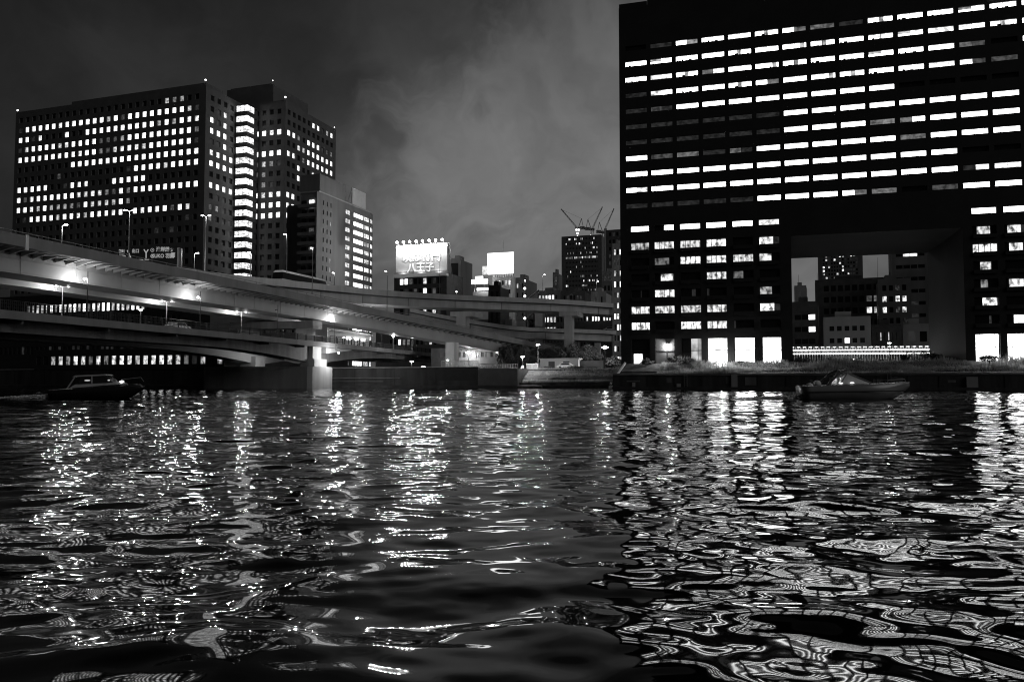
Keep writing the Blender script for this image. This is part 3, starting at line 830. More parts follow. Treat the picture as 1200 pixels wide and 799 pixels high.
city = [
 # name, label, px0, px1, ytop, Y, cols, rows, kw
 ('construction_tower', 'tall unfinished tower below the cranes with dotted work lights', 658.5, 706, 278.5, 640, 22, 30, dict(depth=30, m=mat('raw_concrete_floors', .2), lit=0.0, ww=0.5, hh=0.4, seed=2)),
 ('dark_tower', 'plain dark tower touching the big tower on the left', 711, 738, 271, 560, 5, 20, dict(depth=25, m=M_dark_stone, lit=0.0, seed=3)),
 ('shop_building', 'two storey flat roofed block carrying the billboard with writing', 461, 523, 322, 262, 9, 8, dict(depth=14, m=M_brick, seed=4, row_h=3.3, hh=0.55, ww=0.72, ztop_row=1.6, pat=['992006010', '010209020', '000100000'], lit=.15)),
 ('slab_tower', 'narrow grey tower with pale edge right behind the written billboard', 525, 539.5, 305, 300, 1, 1, dict(depth=12, m=M_mid, lit=0, ww=.75, hh=.7)),
 ('low_office', 'small low block with white lit roof sign between the two billboards', 553, 572, 334, 270, 5, 6, dict(depth=10, m=M_mid, lit=.2, seed=6)),
 ('white_box_building', 'white box shaped building below the small lit sign', 554, 574, 342, 255, 1, 1, dict(depth=9, m=M_white, lit=0, ww=.01, hh=.01, roof=None)),
 ('pale_apartment', 'pale apartment house beneath the blank white billboard', 577, 601.5, 325, 262, 5, 10, dict(depth=10, m=M_white, lit=.4, seed=7, tones=(6, 5, 7), row_h=3.0, ww=.55)),
 ('grey_apartment', 'plain grey apartment house right of the blank white billboard', 602, 617, 328, 262, 2, 11, dict(depth=12, m=M_mid, lit=.05, seed=8, row_h=3.1, ww=.3)),
 ('dark_low_house', 'black low house in front of the pale apartment house', 572, 586.5, 337, 245, 2, 4, dict(depth=8, m=M_dark, lit=.0)),
 ('flat_roof_office', 'long flat roofed office with a lit top floor left of the cranes tower', 628, 657, 343, 300, 6, 9, dict(depth=14, m=M_mid, seed=9, row_h=3.6, hh=.5, pat=['567990', '000000', '001000', '000000', '056600', '000100', '466000'], lit=.3)),
 ('stair_house', 'slim dark roof tower with pale top above the flat office', 648, 655, 321, 330, 1, 6, dict(depth=6, m=M_mid, lit=.15, seed=10, ww=.5)),
 ('stepped_office', 'dark stepped block in front of the unfinished tower', 657, 686, 343, 290, 6, 8, dict(depth=14, m=M_brick, lit=.18, seed=11, row_h=3.4)),
 ('white_cube_house', 'small pale house with two dark doors beside the upper road', 693, 711, 344, 275, 2, 6, dict(depth=9, m=M_pale, lit=.1, seed=12, ww=.3, hh=.6)),
 ('narrow_apartment', 'grey narrow apartment house between unfinished tower and big tower', 706, 722, 320, 320, 3, 10, dict(depth=12, m=M_mid, lit=.08, seed=13)),
 ('balcony_apartment', 'lit apartment house half hidden behind the left edge of the big tower', 718, 735, 288, 236, 4, 18, dict(depth=12, m=M_pale, lit=.45, seed=14, row_h=3.2, tones=(9, 6, 5, 7))),
 ('under_road_office', 'dark office with a row of lit windows seen under the upper road', 625, 664, 368, 262, 8, 4, dict(depth=10, m=M_brick, seed=15, row_h=3.3, pat=['05666500', '04686600', '00000000'], lit=.1, roof=None)),
 ('far_street_house', 'house with four bright windows under the upper road near big tower', 672, 722, 367, 262, 12, 3, dict(depth=10, m=M_brick, seed=16, row_h=4.2, hh=.35, ww=.5, pat=['000609990866', '000000000000'], lit=0, roof=None)),
 ('low_riverside_office', 'long low building with a strip of lit windows seen between the bridge decks', -60, 245, 351, 218, 44, 4, dict(depth=20, m=M_dark, seed=17, row_h=3.6, hh=.55, ww=.62, ztop_row=2.6, lit=.0, roof=None,
   pat=['0'*12 + '3465674858959386995766985' + '0'*7, '0'*44, '0'*44])),
 ('lit_corner_office', 'building with two bright windows behind the road bridge', 244, 300, 352, 214, 8, 4, dict(depth=18, m=M_brick, seed=18, row_h=4.4, hh=.38, ww=.75, ztop_row=5.2, pat=['07099000', '00000000'], lit=.08, roof=None)),
 ('arcade_building', 'low building behind the quay with rows of small lights', 300, 366, 363, 212, 11, 4, dict(depth=18, m=M_mid, seed=19, lit=.22, row_h=3.4, hh=.5, roof=None, tones=(5, 4, 3, 7))),
 ('warehouse', 'dim long warehouse behind the quay under the curving ramp', 440, 600, 378, 262, 24, 5, dict(depth=16, m=M_mid, seed=20, lit=.09, row_h=4.5, hh=.4, roof=None, tones=(6, 4, 3, 8))),
 ('market_hall', 'low hall with scattered lights under the curving ramp right of the pier', 505, 600, 408, 206, 14, 1, dict(depth=10, m=M_brick, seed=21, lit=.12, row_h=3, hh=.4, roof=None, tones=(3, 4, 5))),
 # seen through the opening of the big tower
 ('dotted_tower', 'far apartment tower with scattered lit windows seen through the opening', 961, 1014, 262, 760, 13, 46, dict(depth=24, m=M_mid, lit=.22, seed=31, row_h=3.4, home=True, ang=R(-22))),
 ('dark_office', 'dark building with two lit strips at the right of the opening', 1048.5, 1092, 284, 235, 4, 10, dict(depth=16, m=M_mid, seed=23, ang=R(-22), row_h=3.6, hh=.3, ww=.9, ztop_row=3.4, pat=['0780', '0000', '0000', '0400'], lit=0.04)),
 ('small_tank_house', 'small pale roof house with dark top at the left of the opening', 932.5, 947, 337, 300, 1, 6, dict(depth=8, m=M_pale, ang=R(-22), lit=.1, ww=.15, seed=24)),
 ('long_roof_hall', 'wide grey block with long sloped roofline filling the opening', 957, 1052, 331, 240, 9, 6, dict(depth=18, m=M_brick, ang=R(-22), seed=25, row_h=3.4, ww=.7, lit=.1, pat=['000000000', '000000230', '000000757'])),
 ('balcony_house', 'balcony block with a few lit flats at the right in the opening', 1031, 1070, 330, 226, 4, 8, dict(depth=12, m=M_mid, ang=R(-22), seed=26, row_h=3.1, ww=.6, home=True, pat=['0020', '7087', '8026', '0001'], lit=.1)),
 ('lit_side_house', 'dark house with two stacked bright windows at the left of the opening', 929, 960, 357, 205, 3, 5, dict(depth=10, m=M_brick, ang=R(-22), seed=27, row_h=3.1, hh=.42, ww=.9, ztop_row=2.7, pat=['009', '009', '000', '000', '000'], lit=0)),
 ('shutter_house', 'two storey shuttered house with one bright balcony window', 966, 1022, 375, 198, 5, 3, dict(depth=10, m=M_pale, ang=R(-22), seed=28, row_h=3.0, hh=.4, ww=.62, ztop_row=1.6, pat=['00000', '00900', '00000'], lit=0)),
 ('dark_shed', 'dark shed with two thin lit slits beside the shuttered house', 1023, 1058, 384, 196, 6, 2, dict(depth=10, m=M_brick, ang=R(-22), seed=29, ww=.2, hh=.4, pat=['060700', '000000'], lit=0)),
 ('square_house', 'low square house next to the right jamb of the opening', 1059, 1094, 383, 197, 2, 2, dict(depth=10, m=M_pale, ang=R(-22), seed=30, lit=0, ww=.6, hh=.5)),
]
BL = {}
for (nm, lb, a, b, yt, Y, c_, r_, kw) in city:
    if nm == 'construction_tower':
        rg = random.Random(8); pat = []
        for i in range(30):
            row = ''
            for j in range(22):
                p_ = 0.9 if i == 4 else 0.75 if i in (17, 19, 20, 22) else 0.4 if 15 < i < 26 else 0.22
                row += str(rg.choice((6, 5, 4, 3, 3, 8)) if rg.random() < p_ else 0)
            pat.append(row)
        kw['pat'] = pat
    BL[nm] = block(nm, lb, a, b, yt, Y, c_, r_, **kw)

# ------------------------------------------------------------------ billboards
def text_mesh(txt, size, name, m, parent, loc, rot, sx=1.0, depth=0.05):
    c = bpy.data.curves.new(name, 'FONT'); c.body = txt; c.size = size; c.extrude = depth; c.align_x = 'CENTER'; c.offset = size*0.02
    tmp = bpy.data.objects.new('tmp', c); col.objects.link(tmp)
    dg = bpy.context.evaluated_depsgraph_get()
    me = bpy.data.meshes.new_from_object(tmp.evaluated_get(dg))
    bpy.data.objects.remove(tmp); me.name = name; me.materials.clear(); me.materials.append(m)
    o = bpy.data.objects.new(name, me); col.objects.link(o); o.parent = parent
    o.location = loc; o.rotation_euler = rot; o.scale = (sx, 1, 1)
    return o
def billboards():
    P0 = U(463, 447, 262)
    s1 = hit(524, 300, (P0[0], P0[1]), AL)[0]
    z0 = U(463, 323.5, 262)[2]; z1 = U(463, 288, 262)[2]
    t = thing('billboard', 'large floodlit roof billboard with white Japanese characters and a row of eight lamps', 'billboard', (P0[0], P0[1], 0), AL)
    m = MB(); m.box(0, s1, 0, 0.4, z0, z1); m.build('panel', mat('billboard_sheet', 0.36, 0.6, 0.05, 0.2), t)
    m = MB(); m.box(-.2, s1 + .3, -1.3, 0.5, z0 - .75, z0 - .01); m.box(-.2, s1 + .3, -1.3, -1.2, z0 - .009, z0 + .25); m.build('walkway', M_white, t)
    m = MB()
    for i in range(6): m.tube((s1*i/5, 0.8, z0), (s1*i/5, 0.8, z1), .12); m.tube((s1*i/5, 0.8, z1 - 1), (s1*i/5, 4.5, z0 - .5), .1)
    for k in range(3): m.tube((s1 + .9, .9, z0 + (z1 - z0)*k/3), (s1 + .5, .9, z0 + (z1 - z0)*(k + 1)/3), .1)
    m.build('frame', M_post, t)
    hgt = z1 - z0
    wht = mat('sign_white', 0.9, 0.5, 0.02)
    text_mesh('八王子', 3.25, 'lettering', wht, t, (s1*0.49, -0.08, z0 + hgt*.13), (PI/2, 0, 0), 1.0)
    text_mesh('以は竹円', 3.7, 'lettering', mat('sign_pale', 0.62, 0.5, 0.02), t, (s1*0.50, -0.08, z0 + hgt*.47), (PI/2, 0, 0), .95)
    for i in range(8):
        x = s1*(0.06 + 0.88*i/7)
        l = MB(); l.tube((x, 0.2, z1), (x, -1.6, z1 + .6), .07); l.cur = 1; l.ball((x, -1.6, z1 + .75), .42)
        l.build('floodlight', [M_post, M_lamp], t)
        light(t, (x, -2.0, z1 + .1), 1800, .3)
    for x in (s1*.15, s1*.5, s1*.85): light(t, (x, -0.85, z0 + .35), 200, .2)
    # blank one
    P0 = U(571, 447, 262); s1 = hit(601.5, 300, (P0[0], P0[1]), AL)[0]
    z0 = U(571, 321.5, 262)[2]; z1 = U(571, 297, 262)[2]
    t = thing('billboard', 'blank glowing white roof billboard on the pale apartment house', 'billboard', (P0[0], P0[1], 0), AL)
    m = MB(); m.box(0, s1, 0, .5, z0, z1); m.build('panel', emit('backlit_panel', 3.0, sample=True), t)
    m = MB()
    for i in range(9): m.tube((s1*(.3 + .7*i/8), .2, z0 - 1.2), (s1*(.3 + .7*i/8), .2, z0), .1)
    m.tube((s1*.6, .3, z1), (s1*.6, .3, z1 + 4), .06)
    m.box(0, s1, .55, .8, z0 - .3, z1 - 1); m.build('frame', M_post, t)
    sm = U(565, 447, 268); t2 = thing('small_sign', 'small lit square sign just left of the blank billboard', 'sign', (sm[0], sm[1], 0), AL)
    m = MB(); m.box(0, 1.9, 0, .4, U(565, 322, 268)[2], U(565, 312, 268)[2]); m.build('panel', emit('sign_glow', 1.0, var=.5), t2)
    m = MB(); m.box(0.2, .5, .41, .6, 20, U(565, 313, 268)[2]); m.build('frame', M_post, t2)
    sm = U(552, 447, 262); t3 = thing('stepped_sign', 'bright stepped rooftop sign between the billboards', 'sign', (sm[0], sm[1], 0), AL)
    m = MB(); zz = U(552, 333, 262)[2]; m.box(0, 5.7, 0, .5, zz, zz + 1.5); m.box(1.4, 4.0, 0, .5, zz + 1.501, zz + 2.5); m.build('panel', emit('sign_bright', 3.0), t3)
    m = MB(); m.box(1, 1.3, .51, .8, zz - 5, zz + 1); m.box(4.3, 4.6, .51, .8, zz - 5, zz + 1); m.build('frame', M_post, t3)
    sm = U(558.5, 447, 253); t4 = thing('fascia_light', 'glowing strip along the roof of the white box building', 'sign', (sm[0], sm[1], 0), AL)
    m = MB(); zz = U(558, 340.5, 253)[2]; m.box(0, 4.6, 0, .4, zz, zz + .8); m.build('panel', emit('sign_bright', 3.0), t4)
billboards()

# ------------------------------------------------------------------ cranes
def crane(px, ybase, ymast, tipx, tipy, label, Y, lit):
    b = U(px, ybase, Y)
    t = thing('tower_crane', label, 'crane', tuple(b), 0, 'luffing cranes on the unfinished tower')
    hm = U(px, ymast, Y)[2] - b[2]
    m = MB()
    for (dx, dy) in ((-1, -1), (1, -1), (1, 1), (-1, 1)): m.tube((dx*.9, dy*.9, -1.0), (dx*.9, dy*.9, hm), .22, n=4)
    k = 0
    z = 0
    while z < hm - 1.5: m.tube((-.9, -.9, z), (.9, -.9, z + 1.6), .12, n=4); m.tube((.9, -.9, z + 1.6), (-.9, -.9, z + 3.2 if z + 3.2 < hm else hm), .12, n=4); z += 3.2
    m.build('mast', mat('crane_paint', .2, .6), t)
    tp = U(tipx, tipy, Y - 8)
    d = Vector((tp[0] - b[0], -8, tp[2] - b[2] - hm)); L_ = d.length; d.normalize()
    m = MB(); o0 = Vector((0, 0, hm + 1.0))
    side = Vector((0, 1, 0)).cross(d).normalized()
    for sgn in (-1, 1): m.tube(o0 + side*.6*sgn, o0 + d*L_ + side*.25*sgn, .13, n=4)
    m.tube(o0 + Vector((0, -1.2, 0)), o0 + d*L_, .18, n=4)
    n_ = int(L_/2.5)
    for i in range(n_):
        m.tube(o0 + d*L_*i/n_ + side*.6, o0 + d*L_*(i + 1)/n_ - side*.5, .12, n=4)
    m.build('jib', mat('crane_paint', .2), t)
    sg = -1 if d.x > 0 else 1
    m = MB(); m.box(-1.8, 1.8, -1.5, 1.5, hm, hm + 1.6); m.box(min(sg*2, sg*6), max(sg*2, sg*6), -1.2, 1.2, hm + .1, hm + 2.4)
    m.build('machine_deck', mat('crane_paint', .2), t)
    m = MB(); m.tube((sg*1, 0, hm + 1.5), (sg*3.5, 0, hm + 9), .25, n=4); m.tube((sg*5, 0, hm + 1.5), (sg*3.5, 0, hm + 9), .2, n=4); m.tube((sg*3.5, 0, hm + 9), o0 + d*L_*.97, .07, n=4)
    m.build('a_frame', mat('crane_paint', .2), t)
    for i, (x, z) in enumerate(lit):
        l = MB(); l.ball((x, -1.5, z), .8); l.build('work_lamp', M_lamp_dim, t)
crane(676.5, 279, 269, 657.5, 246.5, 'leftmost crane with its jib leaning left over the unfinished tower', 645, [(-.8, 6.4), (1, 6.4), (0, 3.5), (0, 1)])
crane(694, 278, 270, 706, 244, 'middle crane with its dark jib raised to the right', 645, [(-1.4, .8), (1.6, .8)])
crane(707.5, 278, 273.5, 719.5, 246, 'rightmost crane nearest the big tower with jib raised right', 640, [])
mb = MB(); b = U(709.5, 268, 600)
mb.box(b[0] - .9, b[0] + .9, 599, 601, 4, b[2]); tag(mb.build('hoist_shaft', M_pale), 'thin pale hoist shaft on the right edge of the unfinished tower', 'hoist')

# ------------------------------------------------------------------ viaducts
VP = 835.0
dirv = Vector(((VP - 600), F, 0)).normalized()       # the bridge crosses the river along this
def straight(px, d0=88.0):                            # point of the near edge seen at px
    Y = d0*VP/(VP - px); return Vector(((px - 600)/F*Y, Y, 0))
def with_normals(pts):
    out = []
    for i, p in enumerate(pts):
        a = pts[max(i - 1, 0)]; b = pts[min(i + 1, len(pts) - 1)]
        d = Vector((b[0] - a[0], b[1] - a[1])).normalized()
        out.append((Vector(p), (-d.y, d.x)))
    return out
def smooth_path(ctrl, step=2.0):
    """Catmull-Rom through the control points"""
    C = [Vector(c) for c in ctrl]
    C = [C[0]*2 - C[1]] + C + [C[-1]*2 - C[-2]]
    out = []
    for i in range(1, len(C) - 2):
        p0, p1, p2, p3 = C[i - 1:i + 3]
        n = max(2, int((p2 - p1).length/step))
        for k in range(n):
            t_ = k/n
            out.append(0.5*((2*p1) + (p2 - p0)*t_ + (2*p0 - 5*p1 + 4*p2 - p3)*t_*t_ + (3*p1 - p0 - 3*p2 + p3)*t_**3))
    out.append(C[-2])
    return out
def zof(px, h, Y): return CAM_H + h/F*Y               # h: pixels above the horizon

# A: the long straight double-girder viaduct, top of barrier follows 177-.209px
ctrlA = []
for px in (-330, -160, 0, 130, 230, 330):
    p = straight(px); h = 177 - .209*px; ctrlA.append((p[0], p[1], zof(px, h, p[1])))
for px, Y in ((400, 166), (460, 179), (535, 191), (600, 199), (650, 205), (705, 212)):
    h = 177 - .209*px; ctrlA.append(((px - 600)/F*Y, Y, zof(px, h, Y)))
pathA = with_normals(smooth_path(ctrlA, 1.6))
expA = thing('expressway_viaduct', 'pale steel expressway viaduct crossing the river from the left and curving down to the right', 'viaduct', (0, 0, 0))
BAR = 1.35
M_bar = mat('barrier_concrete', .24, .85, .2, .4, .2, streak=True)
m = MB(); m.sweep(pathA, [(0, 0), (0.3, 0), (0.3, -BAR), (0, -BAR)]); m.build('barrier', M_bar, expA)
nA = [i for i, (p, n) in enumerate(pathA) if p[1] < 150][-1]
m = MB(); m.sweep(pathA[:nA], [(0.3, -BAR + .25), (19, -BAR + .25), (19, -BAR - .35), (0.05, -BAR - .003), (.05, -BAR + .0 - .001), (.3, -BAR - .001)]);
m.sweep(pathA[nA - 1:], [(0.3, -BAR + .25), (9, -BAR + .25), (9, -BAR - .35), (0.1, -BAR - .05)])
m.build('deck_slab', M_conc_dark, expA)
m = MB(); m.sweep(pathA, [(2.6, -BAR - .35), (2.6, -BAR - 2.75), (7.5, -BAR - 2.75), (7.5, -BAR - .35)]); m.build('girder', M_steel, expA)
m = MB(); m.sweep(pathA[:nA + 15], [(11.2, -BAR - .35), (11.2, -BAR - 3.0), (16, -BAR - 3.0), (16, -BAR - .35)]); m.build('girder', M_steel, expA)
m = MB(); m.sweep(pathA[:nA], [(18.7, 0), (19, 0), (19, -BAR), (18.7, -BAR)]); m.build('barrier', M_conc, expA)
# rail on top
m = MB()
m.sweep(pathA, [(.1, .28), (.2, .28), (.2, .36), (.1, .36)])
for p, n in pathA[::2]: m.tube(p + Vector((n[0]*.15, n[1]*.15, 0)), p + Vector((n[0]*.15, n[1]*.15, .32)), .04, n=4)
m.build('handrail', M_post, expA)
# brackets under the overhang
brk = MB(); brk.v = [(0.0, -.1, 0), (2.5, -.1, 0), (2.5, -.1, -.55), (0.0, .1, 0), (2.5, .1, 0), (2.5, .1, -.55)]
brk.f = [(0, 1, 2), (3, 5, 4), (0, 3, 4, 1), (1, 4, 5, 2), (2, 5, 3, 0)]; brk.mi = [0]*5
bme = brk.mesh('bracket', M_steel)
acc = 0
for i in range(1, len(pathA)):
    p, n = pathA[i]
    if not (75 < p[1] < 205): continue
    acc += (pathA[i][0] - pathA[i - 1][0]).length
    if acc < 1.5: continue
    acc = 0
    o = bpy.data.objects.new('bracket', bme); col.objects.link(o); o.parent = expA
    o.location = (p[0] + n[0]*.06, p[1] + n[1]*.06, p[2] - BAR - .06 - .1); o.rotation_euler = (0, 0, math.atan2(n[1], n[0]))
# joint cover plates on the girder
for px in (118, 290, 345):
    p = straight(px); a = math.atan2(dirv.y, dirv.x); nn = (-dirv.y, dirv.x)
    zt = zof(px, 177 - .209*px, p[1]) - BAR
    m = MB(); m.obox((p[0], p[1]), (dirv.x, dirv.y), (-nn[0], -nn[1]), 0, .12, -2.6, -2.56, zt - 2.75, zt - .4); m.build('joint_plate', M_steel, expA)
for k in range(3, len(pathA) - 4, 5):
    (p, n) = pathA[k]
    if not (80 < p[1] < 200): continue
    m = MB(); d_ = (n[1], -n[0]); m.obox((p[0], p[1]), d_, (-n[0], -n[1]), 0, .05, -2.598, -2.56, p[2] - BAR - 2.74, p[2] - BAR - .4); m.build('stiffener', M_steel, expA)
for off, zo in ((2.598, -BAR - 2.55), (2.598, -BAR - 1.1)):
    m = MB(); m.sweep(pathA, [(off, zo), (off - .05, zo), (off - .05, zo + .06), (off, zo + .06)]); m.build('girder_seam', M_steel, expA)
p = straight(25); m = MB(); zt = zof(25, 177 - .209*25, p[1])
m.obox((p[0], p[1]), (dirv.x, dirv.y), (dirv.y, -dirv.x), 0, .45, 0.004, .12, zt - BAR - .3, zt + .12); m.build('joint_plate', M_white, expA)

M_pconc = mat('pale_concrete', 0.6, .85, .2, .35, .2, streak=True)
# U: the upper road that forks off behind and swings right
ctrlU = []
for px, Y, h in ((170, 121, 140), (220, 128, 132.3), (275, 140, 125), (330, 155, 119.5), (390, 172, 113), (450, 190, 107), (525, 207, 102), (600, 220, 98.6), (660, 228, 96), (727, 237, 91), (800, 248, 86), (900, 262, 80)):
    ctrlU.append(((px - 600)/F*Y, Y, zof(px, h, Y)))
pathU = with_normals(smooth_path(ctrlU, 3.0))
expU = thing('expressway_viaduct', 'upper expressway deck on tall columns curving right behind the billboards side street', 'viaduct')
expU['label'] = 'upper elevated road on tall columns running level towards the big right tower'
m = MB(); m.sweep(pathU, [(0, 0), (.3, 0), (.3, -1.3), (0, -1.3)]); m.build('barrier', M_pconc, expU)
m = MB(); m.sweep(pathU, [(10, 0), (10.3, 0), (10.3, -1.3), (10, -1.3)]); m.build('barrier', M_pconc, expU)
m = MB(); m.sweep(pathU, [(.3, -1.0), (10, -1.0), (10, -1.5), (.1, -1.35)]); m.build('deck_slab', M_conc_dark, expU)
iU = [i for i, (p, n) in enumerate(pathU) if p[1] > 168][0]
m = MB(); m.sweep(pathU, [(1.1, -1.5), (1.1, -3.4), (8.8, -3.4), (8.8, -1.5)]); m.build('girder', M_pconc, expU)
m = MB()
for i in range(iU, len(pathU), 5):
    p, n = pathU[i]; d = (n[1], -n[0])
    m = MB(); m.obox((p[0], p[1]), d, (-n[0], -n[1]), 0, .12, -1.1, -1.02, p[2] - 3.4, p[2] - 1.5); m.build('girder_joint', M_conc_dark, expU)

def col_at(px, Y, w, dpt, z0, z1, parent, m_=None, name='pier'):
    c = U(px, 447, Y); mb = MB(); mb.box(-w/2, w/2, 0, dpt, z0, z1)
    o = mb.build(name, m_ or M_pconc, parent, loc=(c[0], c[1], 0)); o.rotation_euler = (0, 0, ANG); return o
for px, Y, w in ((666, 226, 2.3), (540, 206, 2.6), (775, 242, 2.4)):
    col_at(px, Y, w, 3.0, 4, zof(px, 82, Y), expU)
    c = U(px, 447, Y); mb = MB(); mb.box(-w*1.15, w*1.15, -.1, 8.5, zof(px, 82, Y) - 1.3, zof(px, 82, Y) - .001)
    o = mb.build('pier_cap', M_pconc, expU, loc=(c[0], c[1], 0)); o.rotation_euler = (0, 0, ANG)
col_at(631.5, 236, 2.4, 3, 4, zof(631, 81, 236), expU)
# V: the lower level beneath it
ctrlV = []
for px, Y, h in ((480, 226, 86), (535, 228, 75), (600, 230, 65), (640, 231, 62.5), (700, 234, 60.5), (727, 236, 59), (820, 244, 55), (900, 250, 52)):
    ctrlV.append(((px - 600)/F*Y, Y, zof(px, h, Y)))
pathV = with_normals(smooth_path(ctrlV, 4.0))
expV = thing('expressway_viaduct', 'lower elevated road under the upper one with a bright car on it', 'viaduct')
m = MB(); m.sweep(pathV, [(0, 0), (.3, 0), (.3, -1.1), (0, -1.1)]); m.build('barrier', M_pconc, expV)
m = MB(); m.sweep(pathV, [(.3, -.9), (8, -.9), (8, -1.3), (.1, -1.15)]); m.build('deck_slab', M_conc_dark, expV)
m = MB(); m.sweep(pathV, [(1, -1.3), (1, -3.2), (7, -3.2), (7, -1.3)]); m.build('girder', M_pconc, expV)
m = MB()
for i in range(4, len(pathV), 5):
    p, n = pathV[i]; d = (n[1], -n[0])
    m = MB(); m.obox((p[0], p[1]), d, (-n[0], -n[1]), 0, .12, -1.0, -.92, p[2] - 3.2, p[2] - 1.3); m.build('girder_joint', M_conc_dark, expV)

for px, Y in ((600, 231), (700, 235)): col_at(px, Y, 1.6, 2, 4, zof(px, 45, Y), expV)

# B: the road bridge at the lower level
roadB = thing('road_bridge', 'lower dark road bridge on a heavy river pier with fence and lamps', 'bridge')
BZ = 9.35
ctrlB = []
for px in (-330, -160, 0, 130, 230, 330, 420, 480, 525):
    p = straight(px); ctrlB.append((p[0], p[1], BZ))
pathB = with_normals(smooth_path(ctrlB, 3.0))
m = MB(); m.sweep(pathB, [(0, 0), (.35, 0), (.35, -.95), (.25, -1.0), (0, -.95)]); m.build('edge_beam', mat('edge_concrete', .2, .85, .2, .5, streak=True), roadB)
m = MB(); m.sweep(pathB, [(.35, -.25), (22, -.25), (22, -.9), (.35, -.9)]); m.build('deck_slab', M_conc_dark, roadB)
# haunched girders
for off in (2.5, 15.5):
    gm = MB(); prev = None
    pp = straight(375)
    for (p, n) in pathB:
        u = (Vector((p[0], p[1], 0)) - pp).dot(dirv)
        k = min(abs(u - 3)/38.0, 1.0); dep = 1.4 + 2.2*(1 - k)**2
        cur = [(p[0] + n[0]*o_, p[1] + n[1]*o_, p[2] - .9 - z_) for o_, z_ in ((off, 0), (off, dep), (off + 3.5, dep), (off + 3.5, 0))]
        if prev:
            for j in range(4):
                j2 = (j + 1) % 4; gm.quad([prev[j], prev[j2], cur[j2], cur[j]])
        prev = cur
    gm.build('girder', M_steel if off > 10 else M_conc_dark, roadB)
# cross brackets under the cantilevered footway
m = MB()
for i in range(0, len(pathB), 4):
    p, n = pathB[i]; d = (n[1], -n[0])
    m = MB(); m.obox((p[0], p[1]), d, (-n[0], -n[1]), 0, .25, -2.5, -.5, p[2] - 1.35, p[2] - .9); m.build('footway_bracket', M_conc_dark, roadB)
# fence: rails and posts
m = MB()
for z in (.35, .75, 1.15): m.path([p + Vector((n[0]*.18, n[1]*.18, z)) for p, n in pathB[::3]], .035, 4)
m.build('fence_rail', M_dark, roadB)
m = MB()
for i, (p, n) in enumerate(pathB):
    q = pathB[min(i + 1, len(pathB) - 1)][0]
    for k in range(12):
        c = p.lerp(q, k/12) + Vector((n[0]*.18, n[1]*.18, 0))
        if (q - p).length > .1: m.tube(c, c + Vector((0, 0, 1.15)), .09 if k % 12 == 0 else .028, n=4, cap=False)
o = m.build('fence_post', M_dark, roadB); o['kind'] = 'stuff'
# the river pier: base block across the river line, column, cap
pp = straight(380, 88.0); nn = Vector((-dirv.y, dirv.x, 0))
pier = MB()
base = []
Lb, Th = 25.0, 9.6
def BP(u, v): q = pp + dirv*u + nn*v; return (q.x, q.y)
ring = [BP(-Th/2, 1.2), BP(-Th/2 + .6, .3), BP(-Th*.2, 0), BP(Th*.2, 0), BP(Th/2 - .6, .3), BP(Th/2, 1.2), BP(Th/2, Lb - 1), BP(Th/2 - .8, Lb), BP(-Th/2 + .8, Lb), BP(-Th/2, Lb - 1)]
pier.prism(ring, -1, 4.35)
pier.build('pier_base', M_conc, roadB)
def pbox(u0, u1, v0, v1, z0, z1, name, par, mm=M_conc):
    q = MB(); q.prism([BP(u0, v0), BP(u1, v0), BP(u1, v1), BP(u0, v1)], z0, z1); return q.build(name, mm, par)
pbox(-2.6, 2.6, .8, 3.9, 4.352, 5.9, 'pier_plinth', roadB)
pbox(-1.8, 1.8, 1.6, 3.6, 5.902, BZ - .95, 'pier_column', roadB)
pbox(-1.8, 1.8, 14.5, 18, 4.352, BZ - 2.9, 'pier_column', roadB)
# the expressway's own column rising through the road bridge
pbox(-1.6, 1.6, 2.9, 5.6, BZ - .2, 13.0, 'pier', expA)
pbox(-2.0, 2.0, 1.6, 20.5, 12.1, 13.6, 'pier_cap', expA, M_conc_dark)
pbox(-1.4, 1.4, 15.5, 19, BZ - .2, 12.08, 'pier', expA)
# bright sloping haunch beside the column
q = MB()
a = [BP(2.2, .7), BP(14, .7), BP(14, 2.4), BP(2.2, 2.4)]
q.box8([(a[0][0], a[0][1], 7.1), (a[1][0], a[1][1], 8.15), (a[2][0], a[2][1], 8.15), (a[3][0], a[3][1], 7.1), (a[0][0], a[0][1], 8.3), (a[1][0], a[1][1], 8.34), (a[2][0], a[2][1], 8.34), (a[3][0], a[3][1], 8.3)])
q.build('haunch', M_pale, roadB)
# under-bridge lamps
ul = thing('under_bridge_lamp', 'work lamp beside the pier column under the road bridge', 'lamp', tuple(Vector((*BP(1.5, -2.4), 7.2))))
m = MB(); m.ball((0, 0, 0), .16); m.build('lamp_head', M_lamp, ul); m = MB(); m.tube((0, 0, .1), (-.9, .5, 1.7), .03); m.build('bracket', M_post, ul)
light(ul, (0, 0, -.25), 2200, .35)
ul2 = thing('under_bridge_lamp', 'work lamp hanging over the left side of the pier block', 'lamp', tuple(Vector((*BP(-3.5, 9.0), 6.9))))
m = MB(); m.ball((0, 0, 0), .16); m.build('lamp_head', M_lamp, ul2); m = MB(); m.tube((0, 0, .1), (0, 0, 1.7), .03); m.build('bracket', M_post, ul2)
light(ul2, (0, 0, -.25), 900, .2)

# expressway legs on the far bank
col_at(527, 187, 2.2, 3, 4, 10.6, expA)
col_at(650, 205, 1.2, 1.2, 4, 8.4, expA)
